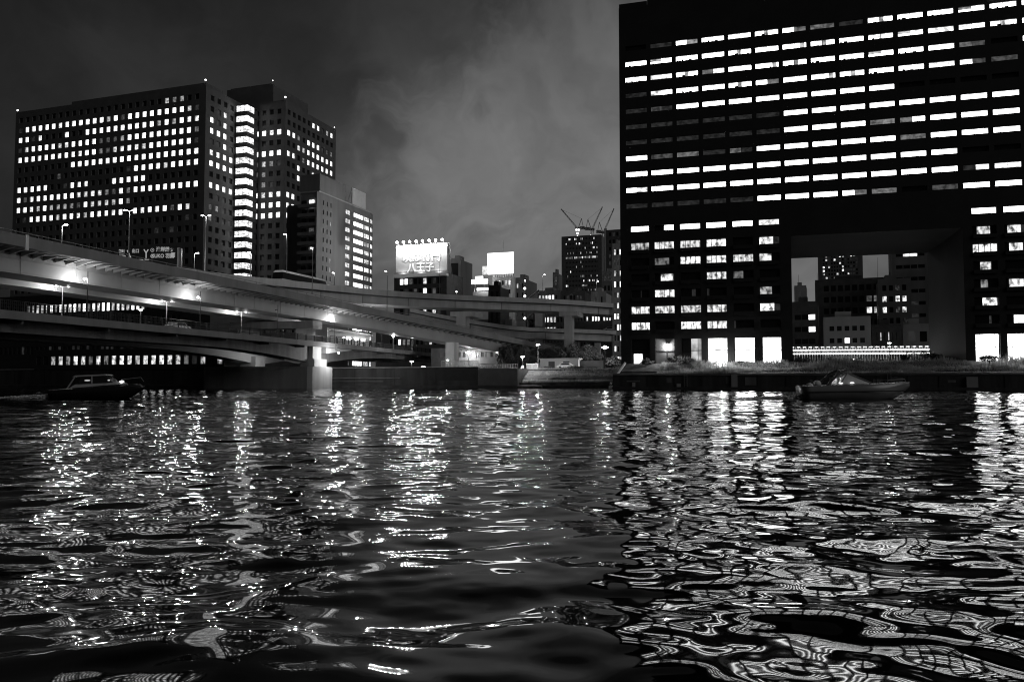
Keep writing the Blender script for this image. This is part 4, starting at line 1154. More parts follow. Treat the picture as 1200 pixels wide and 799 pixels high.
# white noise barrier / lit shed wall beyond the pier
pA = U(384, 447, 176)
nb = thing('lit_panel_wall', 'long white lit wall with glass panels beyond the pier, along the far side of the road bridge', 'wall', (pA[0], pA[1], 0), math.atan2(dirv.y, dirv.x))
m = MB(); Lw = 22.0
m.box(0, Lw, 0, .3, 9.2, 13.2); m.box(0, Lw, -1.0, 0, 12.6, 12.8); m.build('panel', M_white, nb)
m = MB()
for i in range(8): m.box(i*Lw/7.2, i*Lw/7.2 + .12, -.5, -.38, 9.0, 11.4)
m.box(0, Lw, -.5, -.42, 11.4, 11.5); m.build('frame', M_dark, nb)
for x in (9, 13, 17):
    m = MB(); m.box(x, x + 2.2, -.2, -.01, 11.1, 11.7); m.build('window', emit('sign_bright', 3.0), nb)

# ------------------------------------------------------------------ street lamps
def lamp(base, h, arms, label, power=0, group=None, head=None, post=.07, name='street_lamp', rz=0, r=.2, dark=False):
    t = thing(name, label, 'lamp', tuple(base), rz, group)
    m = MB(); m.tube((0, 0, 0), (0, 0, h), post*1.3, post*.8, n=6); m.box(-.16, .16, -.16, .16, 0, .12); m.build('pole', M_dark if dark else M_post, t)
    for a in arms:
        m = MB()
        if abs(a) > .05: m.path([(0, 0, h - .15), (a*.5, 0, h + .08), (a, 0, h + .12)], .045, 5); m.build('arm', M_post, t)
        m = MB(); m.cur = 0; m.ball((a, 0, h + .06), r, 8, 6, (1.4, 1, .6)); m.cur = 1
        m.ball((a, 0, h + .13), r*.9, 8, 5, (1.7, 1.1, .5))
        m.build('lamp_head', [head or M_lamp, M_post], t)
        if power: light(t, (a, 0, h - .25), power, .12)
    return t
# near edge of the road bridge: tall thin posts, lamp heads turned to the girder
GA = 'thin lamp posts along the near fence of the road bridge'
aB = math.atan2(dirv.y, dirv.x)
lab = {102: 'leftmost thin post with lit lamp on the near fence of the road bridge', 235: 'second thin post with lit lamp on the near fence', 326: 'unlit thin post on the road bridge fence left of the pier',
       393: 'thin post with lit lamp just right of the bridge pier', 448: 'farthest lit lamp post on the near fence of the road bridge'}
for px in (102, 235, 326, 393, 448):
    p = straight(px); on = px != 326
    t = thing('bridge_lamp', lab[px], 'lamp', (p[0] + nn.x*.2, p[1] + nn.y*.2, BZ), aB, GA)
    m = MB(); m.tube((0, 0, -.8), (0, 0, 5.9), .075, .05); m.build('pole', M_dark, t)
    m = MB(); m.tube((0, 0, 5.05), (0, .35, 5.1), .04); m.build('arm', M_dark, t)
    m = MB(); m.ball((0, .4, 5.0), .2 if on else .12, sq=(1.2, 1, .8)); m.build('lamp_head', M_lamp if on else M_dark, t)
    if on: light(t, (0, .5, 4.85), 760, .4)
# double lamps in the middle of the road bridge
lab = {71: 'leftmost double headed lamp between the two bridge levels', 194: 'second double headed lamp between the bridge levels', 282: 'third double headed lamp, beside the two bright windows',
       357: 'double headed lamp just left of the bridge column', 420: 'double headed lamp in front of the long white lit wall'}
for px in (71, 194, 282, 357, 420):
    p = straight(px, 98.2)
    lamp((p[0], p[1], BZ - .25), 5.2, (-.95, .95), lab[px], 330, 'double lamps in the middle of the road bridge', r=.15, rz=aB + PI/2)
# lamps on the expressways
def deck_lamp(px, yh, Y, zb, arms, label, power=0, r=.18):
    top = U(px, yh, Y)
    return lamp((top[0], top[1], zb), top[2] - zb, arms, label, power*5, 'tall lamps on the expressways', r=r)
def zA(px, off=0): p = straight(px); return zof(px, 177 - .209*px, p[1]) - BAR + .26
L_ = [(73, 264, straight(73)[1] + 4, zA(73), (.5,), 'short lamp on the upper road left of the lattice sign', 60),
      (152, 247, straight(152)[1] + 4, zA(152), (.6, -.6), 'tall double lamp in front of the dark left office block', 40),
      (228, 297, 131, zof(228, 131, 128) - 1.0, (.5,), 'small lamp at the fork of the upper road', 40),
      (241.5, 253, 133, zof(241, 129, 131) - 1.0, (.6, -.6), 'tall double lamp before the corner of the left office block', 40),
      (294, 296, 147, zof(294, 123, 144) - 1.0, (-.3,), 'lamp in front of the glazed stair tower', 20),
      (336.5, 275, 160, zof(336, 118.5, 157) - 1.0, (-.5,), 'tall lamp behind the coach on the upper road', 120),
      (334, 319, 160, zof(336, 118.5, 157) - 1.0, (.1,), 'low lamp at the rear of the coach', 20),
      (366.5, 291, 160, zof(366, 104, 158), (-.2,), 'thin lamp rising in front of the coach', 20),
      (392, 320, 178, zof(392, 112.5, 173) - 1.0, (-.3,), 'lamp on the upper road at the front of the coach', 20),
      (454, 318, 186, zof(454, 84, 180), (-.4,), 'tall thin lamp left of the written billboard', 10),
      (515.5, 305, 210, zof(515, 102, 207) - 1.0, (-.3,), 'tall dark lamp post in front of the written billboard', 0),
      (535, 342, 214, zof(535, 101, 209) - 1.0, (0,), 'small lamp right of the billboard building', 10),
      (636, 322, 234, zof(636, 96.5, 225) - 1.0, (.5,), 'lamp standing alone against the sky left of the cranes', 30),
      (699, 330, 240, zof(699, 93, 233) - 1.0, (.5,), 'lamp on the upper road in front of the unfinished tower', 30),
      (615, 329, 250, 4, (0,), 'bright lamp post between the grey apartment house and the stair frame', 60)]
for (px, yh, Y, zb, arms, lb, pw) in L_: deck_lamp(px, yh, Y, zb, arms, lb, pw)
for (px, yh, Y, zb, lb, pw, r) in ((549, 413, 200, 4, 'big bright ball lamp under the curving ramp', 8000, .5), (709, 407, 185, 4.1, 'bright round lamp on a pole at the left edge of the big tower', 11000, .55),
        (630.5, 404, 172, 4.1, 'slim pillar lamp above the grass bank', 3200, .3), (612.5, 418, 170, 4.1, 'small bright lamp at the top of the sloping rail', 2400, .3),
        (482.5, 423.5, 184, 4.0, 'small lamp lighting the underside of the road bridge end', 900, .3), (496, 430, 171.8, 4.3, 'ball lamp low on the quay wall, below the bridge end', 500, .32),
        (583, 413, 200, 4, 'faint lamp before the dark trees', 60, .25), (524.5, 422, 180, 4, 'small lamp at the white railing on the quay', 400, .22),
        (533.5, 397, 196, 4, 'ball lamp beside the end of the pale girder', 500, .32), (461, 394, 188, 9, 'left one of two small lamps under the pale girder', 350, .25), (483, 395, 190, 9, 'right one of two small lamps under the pale girder', 60, .22),
        (403, 396, 172, 9, 'tiny lamp in front of the long white wall', 30, .18), (332, 385, 170, 9.1, 'small lamp left of the bridge column', 40, .2), (1042, 402, 165, 4.7, 'park lamp in front of the lattice lit fence in the opening', 500, .3),
        (782, 405, 149.5, 4.7, 'slim lamp among the reeds before the tower', 1800, .22), (969, 431, 139.2, 2.9, 'small lamp low in the reeds above the sports boat', 500, .16), (1000, 421.5, 145, 4.0, 'added fill lamp in the reeds left of the park lamp', 1300, .12), (905, 421.5, 145, 4.0, 'added fill lamp in the reeds before the shop windows', 1300, .12), (846, 421.5, 145, 4.0, 'added fill lamp in the reeds under the half lit shop window', 1200, .12), (165, 363.5, 112, 9.1, 'small lamp at the right end of the window strip on the bridge', 20, .2)):  # fill lamps in the reeds are added only to brighten the planting
    top = U(px, yh, Y)
    zb = min(zb, top[2] - .3)
    lamp((top[0], top[1], zb), top[2] - zb, (0,), lb, pw, 'small lamps along the banks', r=r)

# ------------------------------------------------------------------ lattice sign gantry on the upper road
def gantry():
    Y = 128; a = U(147, 310, Y); b = U(210, 310, Y)
    z0, z1 = U(180, 307, Y)[2], U(180, 291, Y)[2]
    t = thing('road_sign', 'dark overhead road sign with arrows, forked road symbol and small characters', 'sign', (a[0], a[1], 0), 0)
    w = b[0] - a[0]
    m = MB(); m.box(0, w*.96, 0, .15, z0 - .4, z1 + .1); m.build('sign_board', M_dark, t)
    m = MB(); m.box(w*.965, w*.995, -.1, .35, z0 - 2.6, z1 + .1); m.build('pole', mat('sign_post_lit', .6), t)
    m = MB(); m.box(w*1.0, w*1.04, -.1, .35, z0 - 2.6, z1 + .0); m.build('pole', M_post, t)
    wl = emit('sign_marks', .32)
    m = MB(); y0, y1 = -.06, -.01
    def P(px, py): q = U(px, py, Y); return q[0] - a[0], q[2]
    def stroke(x0_, y0_, x1_, y1_, r_=.11):
        p, q = P(x0_, y0_), P(x1_, y1_); m.tube((p[0], -.05, p[1]), (q[0], -.05, q[1]), r_, n=4)
    stroke(171.5, 302.5, 171.5, 296.5, .09); stroke(171.5, 296.5, 169, 292.5, .09); stroke(171.5, 296.5, 174, 292.5, .09)
    m.build('forked_road_symbol', wl, t); m = MB()
    stroke(149.5, 293.5, 153.5, 302, .1)
    m.build('direction_stroke', wl, t)
    for (x, yy) in ((178.8, 293.2), (178.8, 300.2)):
        m = MB()
        for k in range(10):
            t0, t1 = 2*PI*k/10, 2*PI*(k + 1)/10
            stroke(x + 2*math.cos(t0), yy + 2*math.sin(t0), x + 2*math.cos(t1), yy + 2*math.sin(t1), .035)
        stroke(x - .8, yy + .8, x + .2, yy - .8, .03); stroke(x + .8, yy + .8, x, yy - .6, .03)
        m.build('route_badge', wl, t)
    m = MB()
    stroke(160.5, 304.5, 168, 304.8, .1); stroke(170, 304, 175, 304.2, .1)
    p = P(139.5, 301); q = P(147.5, 301); m.box(p[0], q[0], -.06, -.01, p[1] - .13, p[1] + .17)
    stroke(140, 298.3, 148, 298.3, .04)
    m.build('underline_stroke', wl, t)
    wht = emit('sign_marks', .32)
    for (s, px, py, sz) in (('箱崎', 143, 296, .6), ('出口', 159, 296, .7), ('湾岸線', 191, 294.5, .85), ('KUKO 羽田', 191, 302, .85), ('方', 201.5, 294.5, .6), ('面', 203, 301, .85)):
        p_ = P(px, py)
        text_mesh(s, sz, 'lettering', wht, t, (p_[0], -.03, p_[1]), (PI/2, 0, 0), .85, .01)
    return t
gantry()

# ------------------------------------------------------------------ coach, cars
def coach():
    a = U(341, 322, 161); ang = math.atan2(pathU[iU][0][1] - pathU[iU - 6][0][1], pathU[iU][0][0] - pathU[iU - 6][0][0])
    i = min(range(len(pathU)), key=lambda k: abs(pathU[k][0][1] - 157))
    p, n = pathU[i]; d = Vector((n[1], -n[0], 0))
    t = thing('coach', 'white roofed coach with dark side windows driving on the upper road', 'bus', (p[0] + n[0]*2, p[1] + n[1]*2, p[2] - 1.0), math.atan2(d.y, d.x))
    L, Hh, Wd = 17.0, 3.3, 2.5
    m = MB()
    m.box(0, L, 0, Wd, .45, 1.5); m.build('body', M_white, t)
    m = MB(); m.box8([(0.1, .04, 1.502), (L - .1, .04, 1.502), (L - .1, Wd - .04, 1.502), (.1, Wd - .04, 1.502), (.3, .12, 2.85), (L - .7, .12, 2.85), (L - .7, Wd - .12, 2.85), (.3, Wd - .12, 2.85)]); m.build('window_band', glass(), t)
    m = MB(); m.box8([(.25, .08, 2.852), (L - .6, .08, 2.852), (L - .6, Wd - .08, 2.852), (.25, Wd - .08, 2.852), (.7, .3, 3.3), (L - 1.3, .3, 3.3), (L - 1.3, Wd - .3, 3.3), (.7, Wd - .3, 3.3)]); m.build('roof', M_white, t)
    for x in (2.6, 12.0, 14.5):
        for y in (.0, Wd):
            m = MB(); m.tube((x, y - .12, .5), (x, y + .12, .5), .5, n=14); m.build('wheel', M_dark, t)
    for y in (.4, Wd - .4): m = MB(); m.ball((L + .02, y, .9), .12); m.build('headlight', M_lamp_dim, t)
    m = MB(); m.box(-.03, 0, .3, Wd - .3, .8, .95); m.build('tail_light', emit('tail_glow', 1.0), t)
coach()
def car(px, Y, z, ang, label, lit=True, m_=None):
    a = U(px, 386, Y)
    t = thing('car', label, 'car', (a[0], a[1], z), ang)
    prof = [(0, .35), (0, .8), (.5, .95), (1.1, 1.4), (2.8, 1.42), (3.5, .95), (4.3, .8), (4.4, .35)]
    m = MB(); k = len(prof)
    m.v = [(x, 0, z_) for x, z_ in prof] + [(x, 1.7, z_) for x, z_ in prof]
    m.f = [tuple(range(k)), tuple(range(2*k - 1, k - 1, -1))] + [(i, (i + 1) % k, k + (i + 1) % k, k + i) for i in range(k)]; m.mi = [0]*len(m.f)
    m.build('body', m_ or M_white, t)
    m = MB(); m.box8([(.75, -.01, .98), (3.25, -.01, .98), (3.25, 1.71, .98), (.75, 1.71, .98), (1.2, -.01, 1.33), (2.75, -.01, 1.33), (2.75, 1.71, 1.33), (1.2, 1.71, 1.33)]); m.build('window_band', glass(), t)
    for x in (.85, 3.5):
        for y in (0, 1.7): m = MB(); m.tube((x, y - .1, .33), (x, y + .1, .33), .33, n=12); m.build('wheel', M_dark, t)
    for y in (.25, 1.45): m = MB(); m.ball((4.42, y, .65), .14); m.build('headlight', M_lamp if lit else M_post, t)
    if lit: light(t, (5.2, -0.8, 1.0), 60, .2)
car(707, 238.0, zof(710, 61.5, 238) - .9, R(-12), 'pale car with glaring lights on the lower elevated road')
car(652, 180, 4.12, R(-16), 'pale parked car on the bank above the grass slope', False)

# ------------------------------------------------------------------ boats
def hull_mesh(L, bw, sheer0, sheer1, draft=.35):
    m = MB(); n = 18; secs = []
    for i in range(n + 1):
        u = i/n
        w = bw*(1 - max(0, (u - .45)/.55)**2.2)*(0.93 + .07*min(1, u*4))
        k = -draft + (sheer1*0.75 + draft)*max(0, (u - .62)/.38)**2.4
        s = sheer0 + (sheer1 - sheer0)*u**1.3
        c = k + (s - k)*(.28 if u < .7 else .28 + .3*(u - .7)/.3)
        x = L*u + max(0, (u - .9))*L*.0
        ring = [(x, 0, k), (x, w*.82, c), (x, w*.96, (c + s)*.5 + .04), (x, w, s), (x, w*.86, s + .05), (x, 0, s + .09)]
        ring += [(a, -b, z) for a, b, z in ring[-2:0:-1]]
        secs.append(ring)
    q = len(secs[0])
    for r in secs: m.v += r
    for i in range(n):
        for j in range(q):
            j2 = (j + 1) % q; m.f.append((i*q + j, i*q + j2, (i + 1)*q + j2, (i + 1)*q + j)); m.mi.append(0)
    m.f.append(tuple(range(q))); m.f.append(tuple(n*q + j for j in range(q))); m.mi += [0, 0]
    return m
def boat_right():
    a = U(938, 468, 62)
    t = thing('motor_boat', 'grey open sports boat with raked windscreen at the right, before the reeds', 'boat', (a[0], 62, -.05), R(4))
    t.rotation_euler = (0, R(-.6), R(-3))
    hm = mat('boat_gelcoat', .2, .25, .08, .6, spec=.5)
    hull = hull_mesh(8.3, 1.3, 1.05, 1.25, .35).build('hull', hm, t, smooth=True)
    m = MB(); m.path([(.3, s_*1.2, .72) for s_ in (-1, 1)], .01)
    m = MB(); m.box(.25, 8.0, -1.29, -1.25, .62, .68); m.build('rub_rail', M_dark, t)
    # coaming / cabin swell
    m = MB(); m.box8([(2.6, -1.0, .9), (6.6, -.6, 1.05), (6.6, .6, 1.05), (2.6, 1.0, .9), (3.0, -.8, 1.2), (5.6, -.45, 1.25), (5.6, .45, 1.25), (3.0, .8, 1.2)]); m.build('foredeck', hm, t)
    # arch
    m = MB()
    for y in (-1.02, 1.02): m.path([(1.6, y, .9), (2.1, y, 1.55), (2.7, y*.95, 2.1), (3.2, y*.85, 2.25)], .11, 6)
    m.path([(3.2, -.87, 2.25), (3.2, .87, 2.25)], .11); m.build('arch', mat('boat_arch', .12, .4), t)
    # windscreen
    m = MB(); m.box8([(2.7, -.95, 1.2), (5.2, -.6, 1.22), (5.2, .6, 1.22), (2.7, .95, 1.2), (2.9, -.8, 1.75), (3.5, -.55, 2.0), (3.5, .55, 2.0), (2.9, .8, 1.75)]); m.build('windscreen', mat('tinted_screen', .5, .12, .05, spec=.8), t)
    for y in (-.97, .97): m = MB(); m.path([(2.7, y, 1.2), (3.45, y*.62, 2.06), (5.25, y*.64, 1.25)], .04); m.build('screen_frame', M_post, t)
    for (x, y, lb) in ((.55, -.5, 0), (1.15, -.45, 0)):
        m = MB(); m.ball((x, y, 1.25 if x > 1 else 1.05), .32, 12, 8, (1, .9, .85)); m.box(x - .22, x + .22, y - .2, y + .2, .8, 1.1); m.build('seat', M_white, t, smooth=True)
    for (x, z) in ((2.75, 1.28), (3.6, 1.3), (7.0, 1.22)):
        m = MB(); m.ball((x, -1.0 if x < 6 else -.35, z), .08, sq=(2.2, 1, .8)); m.build('deck_lamp', emit('boat_lamp', 1.2), t)
    m = MB(); m.path([(6.2, -.75, 1.05), (6.4, -.72, 1.45), (7.9, -.1, 1.55), (8.1, 0, 1.15)], .025); m.path([(6.2, .75, 1.05), (6.4, .72, 1.45), (7.9, .1, 1.55)], .025); m.build('bow_rail', M_post, t)
boat_right()
def boat_left():
    a = U(65, 467, 65)
    t = thing('motor_boat', 'black hulled cabin cruiser speeding under the bridge at the left', 'boat', (a[0], 65, -.05), 0)
    t.rotation_euler = (0, R(-1.5), R(2))
    hull_mesh(7.2, 1.2, .7, 1.02, .3).build('hull', mat('black_gelcoat', .012, .2, .05, spec=.5), t, smooth=True)
    pw = mat('boat_white', .35, .4, .1)
    m = MB(); m.box8([(1.6, -1.05, .85), (5.6, -.6, 1.1), (5.6, .6, 1.1), (1.6, 1.05, .85), (2.0, -.85, 1.15), (5.0, -.5, 1.3), (5.0, .5, 1.3), (2.0, .85, 1.15)]); m.build('coach_roof', pw, t)
    m = MB(); m.box8([(2.2, -.85, 1.152), (4.9, -.6, 1.25), (4.9, .6, 1.25), (2.2, .85, 1.152), (2.4, -.75, 1.75), (4.2, -.6, 1.8), (4.2, .6, 1.8), (2.4, .75, 1.75)]); m.build('cabin_window', glass(), t)
    m = MB(); m.box8([(1.8, -.9, 1.752), (4.4, -.7, 1.802), (4.4, .7, 1.802), (1.8, .9, 1.752), (2.0, -.8, 1.88), (4.2, -.6, 1.92), (4.2, .6, 1.92), (2.0, .8, 1.88)]); m.build('roof', pw, t)
    m = MB()
    for y in (-.88, .88): m.path([(1.4, y, .85), (2.0, y, 1.76)], .06); m.path([(3.3, y*.9, 1.2), (3.3, y*.9, 1.78)], .05)
    m.build('roof_post', pw, t)
    for (x, z, s) in ((3.0, 1.45, (2.4, .5, .6)), (4.7, 1.42, (1, 1, .6)), (5.6, 1.28, (2, 1, 1))):
        m = MB(); m.ball((x, -.9 if x < 5 else -.62, z), .1, sq=s); m.build('deck_lamp', emit('bow_lamp', 3.0) if x > 5 else emit('cabin_glow', .5), t)
    m = MB(); m.path([(5.4, -.75, 1.05), (5.6, -.7, 1.45), (6.9, -.1, 1.6), (7.1, 0, 1.25)], .025); m.build('bow_rail', M_post, t)
boat_left()
def wake(name, label, x0, y0, n, seed, L_, W_):
    rng = random.Random(seed); m = MB()
    for _ in range(n):
        u = rng.random()**1.6; x = x0 - u*L_; y = y0 + rng.gauss(0, W_*(.3 + u)); r = rng.uniform(.03, .09)*(1.3 - u)
        m.ball((x, y, rng.uniform(0.02, .12 + .22*(1 - u))), r, 5, 4, (1.8, 1, .7))
    o = m.build(name, mat('foam', .7, .6, .1), None); tag(o, label, 'foam', kind='stuff')
wake('wake_foam', 'foam trailing behind the grey sports boat', U(938, 468, 62)[0], 61.8, 900, 1, 5, .5)
wake('wake_foam', 'foam trailing behind the black cabin cruiser', U(65, 467, 65)[0], 64.8, 700, 2, 5, .5)

# ------------------------------------------------------------------ trees and shrubs
M_leaf = mat('leaves', .07, .6, .4, .5)
M_bark = mat('bark', .08, .9, .3, 2.0)
def crown_mesh(rx, ry, rz_, n, seed, leaf=.32):
    rng = random.Random(seed); m = MB()
    cl = [(rng.uniform(-.75, .75)*rx, rng.uniform(-.75, .75)*ry, rng.uniform(-.6, .8)*rz_, rng.uniform(.25, .5)) for _ in range(13)]
    for _ in range(n):
        c = rng.choice(cl)
        v = Vector((rng.gauss(0, 1), rng.gauss(0, 1), rng.gauss(0, 1))).normalized()*rng.uniform(.6, 1.05)
        p = Vector((c[0] + v.x*rx*c[3], c[1] + v.y*ry*c[3], c[2] + v.z*rz_*c[3]*1.1))
        q = Vector((rng.gauss(0, 1), rng.gauss(0, 1), rng.gauss(0, 1))).normalized(); w = q.orthogonal().normalized(); s = leaf*rng.uniform(.5, 1.2)
        m.quad([p + q*s, p + w*s*.5, p - q*s, p - w*s*.5])
    return m
def tree(px, Y, zb, h, w, label, seed, name='tree', group='dark trees on the bank'):
    c = U(px, 447, Y)
    t = thing(name, label, 'tree', (c[0], c[1], zb), 0, group)
    rng = random.Random(seed); m = MB()
    th = h*.45; m.tube((0, 0, -.2), (.05, 0, th), .2, .13)
    for i in range(6):
        a = i*1.05 + rng.random(); m.tube((.03, 0, th*(.6 + .07*i)), (math.cos(a)*w*.3, math.sin(a)*w*.3, h*(.55 + .06*i)), .08, .03, 5)
    m.build('trunk', M_bark, t)
    crown_mesh(w/2, w/2, h*.36, 1500, seed).build('crown', M_leaf, t, loc=(0, 0, h*.63))
TR = [(596, 196, 5.6, 5.5, 'leftmost dark tree beside the faint lamp'), (607, 192, 6.4, 6, 'tall dark tree above the sloping rail'), (622, 194, 5.2, 5, 'dark tree just left of the slim pillar lamp'), (640, 196, 5.6, 6, 'dark tree just right of the slim pillar lamp'),
      (654, 194, 5.4, 5.5, 'dark tree left of the concrete column'), (668, 192, 6.8, 5.5, 'tallest dark tree at the foot of the concrete column'), (681, 193, 6.2, 5.5, 'dark tree right of the concrete column'), (693, 194, 5.6, 5, 'dark tree left of the bright round lamp'), (586, 205, 5.2, 5, 'dim tree behind the market hall end'), (720, 190, 3.2, 4, 'low round tree under the bright round lamp')]
for i, (px, Y, h, w, lb) in enumerate(TR): tree(px, Y, 4.05, h, w, lb, 40 + i)
def shrub(px, Y, zb, h, w, label, seed):
    c = U(px, 447, Y); t = thing('shrub', label, 'shrub', (c[0], c[1], zb), 0, 'shrubs by the tower')
    m = MB(); m.tube((0, 0, -.1), (0, 0, h*.5), .08, .04)
    for i in range(5): m.tube((0, 0, h*.1), (math.cos(i*1.3)*w*.3, math.sin(i*1.3)*w*.3, h*.6), .04, .02, 4)
    m.build('stem', M_bark, t); crown_mesh(w/2, w/2, h*.45, 900, seed, .16).build('foliage', M_leaf, t, loc=(0, 0, h*.55))
for i, (px, Y, h, w, lb) in enumerate(((1078, 152, 2.6, 4.2, 'largest bushy shrub before the right end of the lit lattice fence'), (1062, 153, 1.8, 2.6, 'small shrub left of the largest bushy one'), (1096, 151, 2.0, 2.6, 'shrub touching the right jamb of the opening'),
        (976, 158, 1.5, 3.4, 'low shrub before the left part of the lattice fence'), (1008, 158, 1.2, 2.2, 'small low shrub in the middle of the lattice fence'), (1032, 157, 1.0, 2.4, 'small low shrub just left of the park lamp'), (1160, 127.5, 1.1, 3.4, 'dark low shrub before the right lit shop windows'), (790, 147, 1.3, 2.6, 'pale shrub before the slim lamp at the tower'))):
    shrub(px, Y, 4.7 if Y > 130 else 4.4, h, w, lb, 70 + i)

# ------------------------------------------------------------------ lattice lit fence inside the opening
def lattice():
    P0 = U(927, 447, 176); ang = R(-10)
    s1 = hit(1114, 447, (P0[0], P0[1]), ang)[0]
    t = thing('lattice_fence', 'long bright lattice fence with two glowing rails behind the tower opening', 'fence', (P0[0], P0[1], 0), ang)
    zt = U(927, 406, 176)[2]
    for z, nm in ((zt - .95, 'light_rail'), (zt - 1.75, 'light_rail'), (zt - .25, 'top_rail')):
        m = MB(); 
        for i in range(26):
            if nm == 'top_rail': m.box(s1*i/26 + .1, s1*(i + .6)/26, -.1, -.02, z, z + .12)
            else: m.box(s1*i/26, s1*(i + .93)/26, -.12, 0, z, z + .22)
        m.build(nm, emit('rail_glow', 2.6 if nm == 'light_rail' else .8, sample=False), t)
    m = MB()
    nX = 60
    for i in range(nX):
        x0 = s1*i/nX; x1 = s1*(i + 1)/nX
        m.tube((x0, .1, 4.7), (x1, .1, zt), .045, n=4); m.tube((x1, .1, 4.7), (x0, .1, zt), .045, n=4)
    m.build('lattice', M_white, t)
    m = MB()
    for i in range(14): m.tube((s1*i/13, .2, 3.9), (s1*i/13, .2, zt + .1), .07, n=5)
    m.build('post', M_post, t).name = 'fence_posts_frame'
    for i in range(6): light(t, (s1*(i + .5)/6, -1.5, zt - 1.3), 30, .3)
lattice()
# white railing and kiosk on the left quay, low park building, hedge wall
def rail(px0, px1, Y, z0, h, label, n, ang=ANG, mm=None):
    P0 = U(px0, 447, Y); s1 = hit(px1, 447, (P0[0], P0[1]), ang)[0]
    t = thing('railing', label, 'railing', (P0[0], P0[1], z0), ang)
    m = MB()
    for z in (.1, h): m.tube((0, 0, z), (s1, 0, z), .05, n=5)
    m.build('rail', mm or M_white, t)
    m = MB()
    for i in range(n + 1): m.tube((s1*i/n, 0, 0), (s1*i/n, 0, h), .06 if i % 5 == 0 else .035, n=4)
    m.build('baluster', mm or M_white, t).name = 'balustrade'
rail(517, 560, 172.5, 4.3, 1.5, 'white lit railing on top of the quay wall', 40)
rail(560, 606, 172, 4.12, 1.0, 'grey railing above the pale river wall', 24, mm=M_post)
pk = U(633, 447, 186)
t = thing('park_hut', 'low flat park hut with two dark doorways above the grass bank', 'hut', (pk[0], pk[1], 0), ANG)
m = MB(); m.box(0, 9, 0, 4, 4.1, 6.5); m.build('wall', M_pale, t)
m = MB(); m.box(-.3, 9.3, -.3, 4.3, 6.502, 6.75); m.build('roof', M_pale, t)
for x in (2.0, 5.5): m = MB(); m.box(x, x + 1.5, -.06, -.005, 4.15, 6.0); m.build('doorway', M_dark, t)
pk = U(672, 447, 186)
t = thing('garden_wall', 'plain grey panel wall right of the park hut', 'wall', (pk[0], pk[1], 0), ANG)
m = MB(); m.box(0, 7, 0, .4, 4.1, 6.2)
m.build('panel', M_mid, t)
kc = U(617, 447, 178); t = thing('white_container', 'small bright white cabinet beside the slim pillar lamp', 'cabinet', (kc[0], kc[1], 4.1), ANG)
m = MB(); m.box(0, 2.6, 0, 1.2, 0, 1.3); m.build('body', M_white, t); m = MB(); m.box(.1, 1.2, -.03, -.004, .15, 1.15); m.box(1.35, 2.45, -.03, -.004, .15, 1.15); m.build('door', M_pale, t)
# colonnade wall whose openings glow under the bridge at the far left
P0 = U(40, 447, 186); s1 = hit(262, 447, (P0[0], P0[1]), ANG)[0]
t = thing('lit_arcade', 'row of small lit openings seen under the road bridge at the left', 'arcade', (P0[0], P0[1], 0), ANG)
wl = MB(); W = Windows(); zt = U(150, 412, 180)[2]; za, zb = U(150, 427, 180)[2], U(150, 417, 180)[2]
n = 24; cc = [((i + .2)*s1/n, (i + .8)*s1/n) for i in range(n)]
wl.box(0, s1, .3, 4, 4, zt + .6); facade(wl, (0, 0), (1, 0), (0, -1), s1, 4, zt + .6, cc, [(za, zb)], .3); wl.build('wall', M_dark, t)
rg = random.Random(4)
for i, (a, b) in enumerate(cc):
    k = (0, 0, 5, 6, 4, 7, 6, 3, 7, 4, 7, 8, 6, 5, 7, 7, 8, 7, 6, 3, 1, 5, 0, 6)[i]
    W.add((0, 0), (1, 0), (0, -1), (a + b)/2, za, b - a, zb - za, k, home=True, d=-.25)
W.finish(t)
# stair frame beside the string of lamps
c = U(617, 447, 250); t = thing('fire_stair', 'black steel fire stair beside the bright lamp post', 'stair', (c[0], c[1], 0), ANG)
m = MB()
for i in range(8):
    z = 6 + i*3; m.tube((0 if i % 2 else 4, 0, z), (4 if i % 2 else 0, 0, z + 3), .18, n=4); m.tube((0, 0, z), (4, 0, z), .12, n=4)
m.build('flight', M_dark, t)
m = MB()
for x in (0, 4): m.tube((x, 0, 4), (x, 0, 30), .12, n=4)
m.build('frame', M_dark, t)
# glow patches: the string of lamps on the grey apartment house
for i, (px, py) in enumerate(((615, 338), (615, 347), (615, 364), (615, 373))):
    q = U(px, py, 248.5); o_ = MB(); o_.ball((0, 0, 0), .38); o_.tube((0, 0, 0), (0, .9, .3), .06)
    tag(o_.build('wall_lamp', M_lamp_dim, None, loc=tuple(q)), ('upper wall lamp below the bright post lamp', 'second wall lamp down, just above the upper road', 'wall lamp just under the upper road', 'lowest wall lamp over the lower road')[i], 'lamp', 'wall lamps by the fire stair')
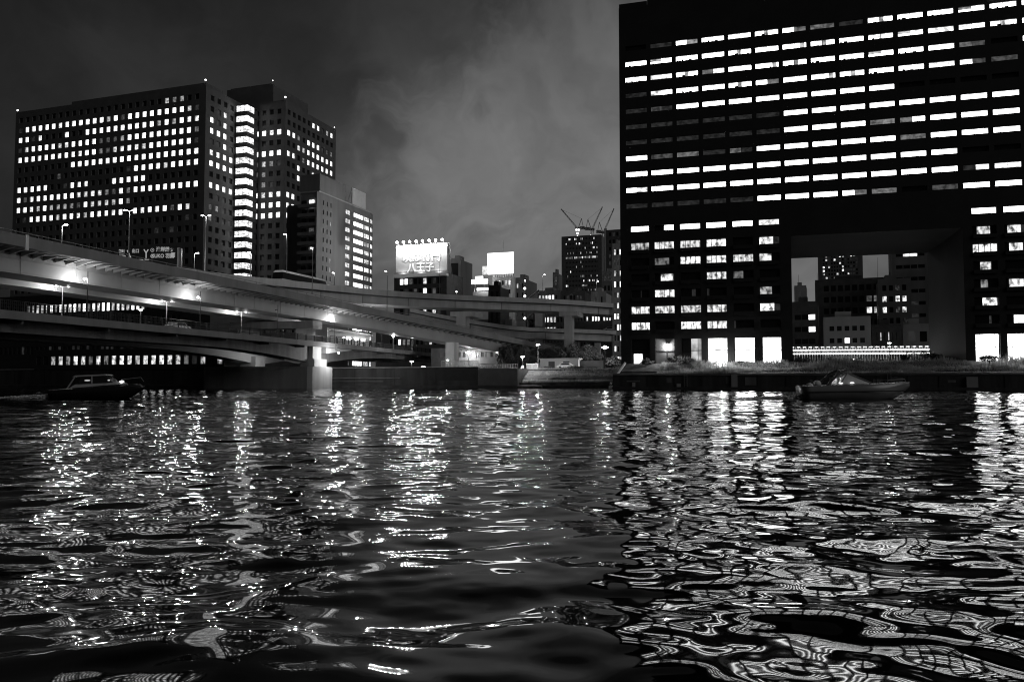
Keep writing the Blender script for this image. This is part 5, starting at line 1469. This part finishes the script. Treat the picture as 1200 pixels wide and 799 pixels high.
# antennas on roofs seen in the opening
for i, (px, y0, y1, Y, lb) in enumerate(((935.5, 337, 322, 303, 'thin antenna at the far left of the opening'), (957.5, 333, 320, 245, 'thin antenna left of the dotted tower'), (1028.5, 329, 302, 243, 'tall thin antenna right of the dotted tower'), (1042, 328, 318, 243, 'short antenna near the dark office'))):
    a, b = U(px, y0 + 3, Y), U(px, y1, Y); m = MB(); m.tube(a, b, .07, .04); m.box(a[0] - .25, a[0] + .25, a[1] - .25, a[1] + .25, a[2] - 1.2, a[2]); tag(m.build('antenna', M_dark), lb, 'antenna', 'roof antennas')

# hedges on the grass slope, one car on the road bridge
def hedge(px0, px1, Y, zb, h, label, seed):
    c = U(px0, 447, Y); w = U(px1, 447, Y)[0] - c[0]
    t = thing('hedge', label, 'hedge', (c[0] + w/2, c[1], zb), ANG, 'hedges on the grass slope')
    crown_mesh(w/2, .7, h*.5, 1600, seed, .13).build('foliage', translucent_leaf, t, loc=(0, 0, h*.55))
    m = MB()
    for i in range(7): m.tube((-w*.42 + w*.14*i, 0, -.3), (-w*.42 + w*.14*i, 0, h*.6), .04)
    m.build('stem', M_bark, t)
translucent_leaf = mat('hedge_leaves', .16, .7, .35, .6)
for a_ in ((656, 684, 171.5, 3.4, 1.2, 'long clipped hedge in the middle of the grass slope', 90), (684, 702, 171.5, 3.4, 1.0, 'short darker hedge right of the long clipped one', 91), (634, 646, 173, 3.7, .9, 'small dark hedge below the park hut', 92),
           (640, 676, 164.8, 1.35, .8, 'low hedge strip at the foot of the grass slope', 93), (684, 712, 164.6, 1.35, .8, 'low hedge strip nearest the sloping stair kerb', 94)):
    hedge(*a_)
for i, (px, Y, h, w, lb) in enumerate(((758, 149.5, 1.4, 2.4, 'small shrub left of the pale lamp shrub'), (806, 147, 1.5, 3.0, 'bushy reeds clump under the dark entrance windows'), (872, 145.5, 1.1, 3.2, 'low bush before the middle shop windows'), (938, 143.5, 1.6, 3.2, 'bush at the left jamb of the opening'), (1122, 137, 1.2, 3.0, 'low dark bush at the foot of the right jamb'))):
    shrub(px, Y, 4.2, h, w, lb, 120 + i)
p = straight(203, 91.5)
c = car(203, p[1], BZ - .25, aB, 'dark car on the road bridge behind the fence', False, M_mid)
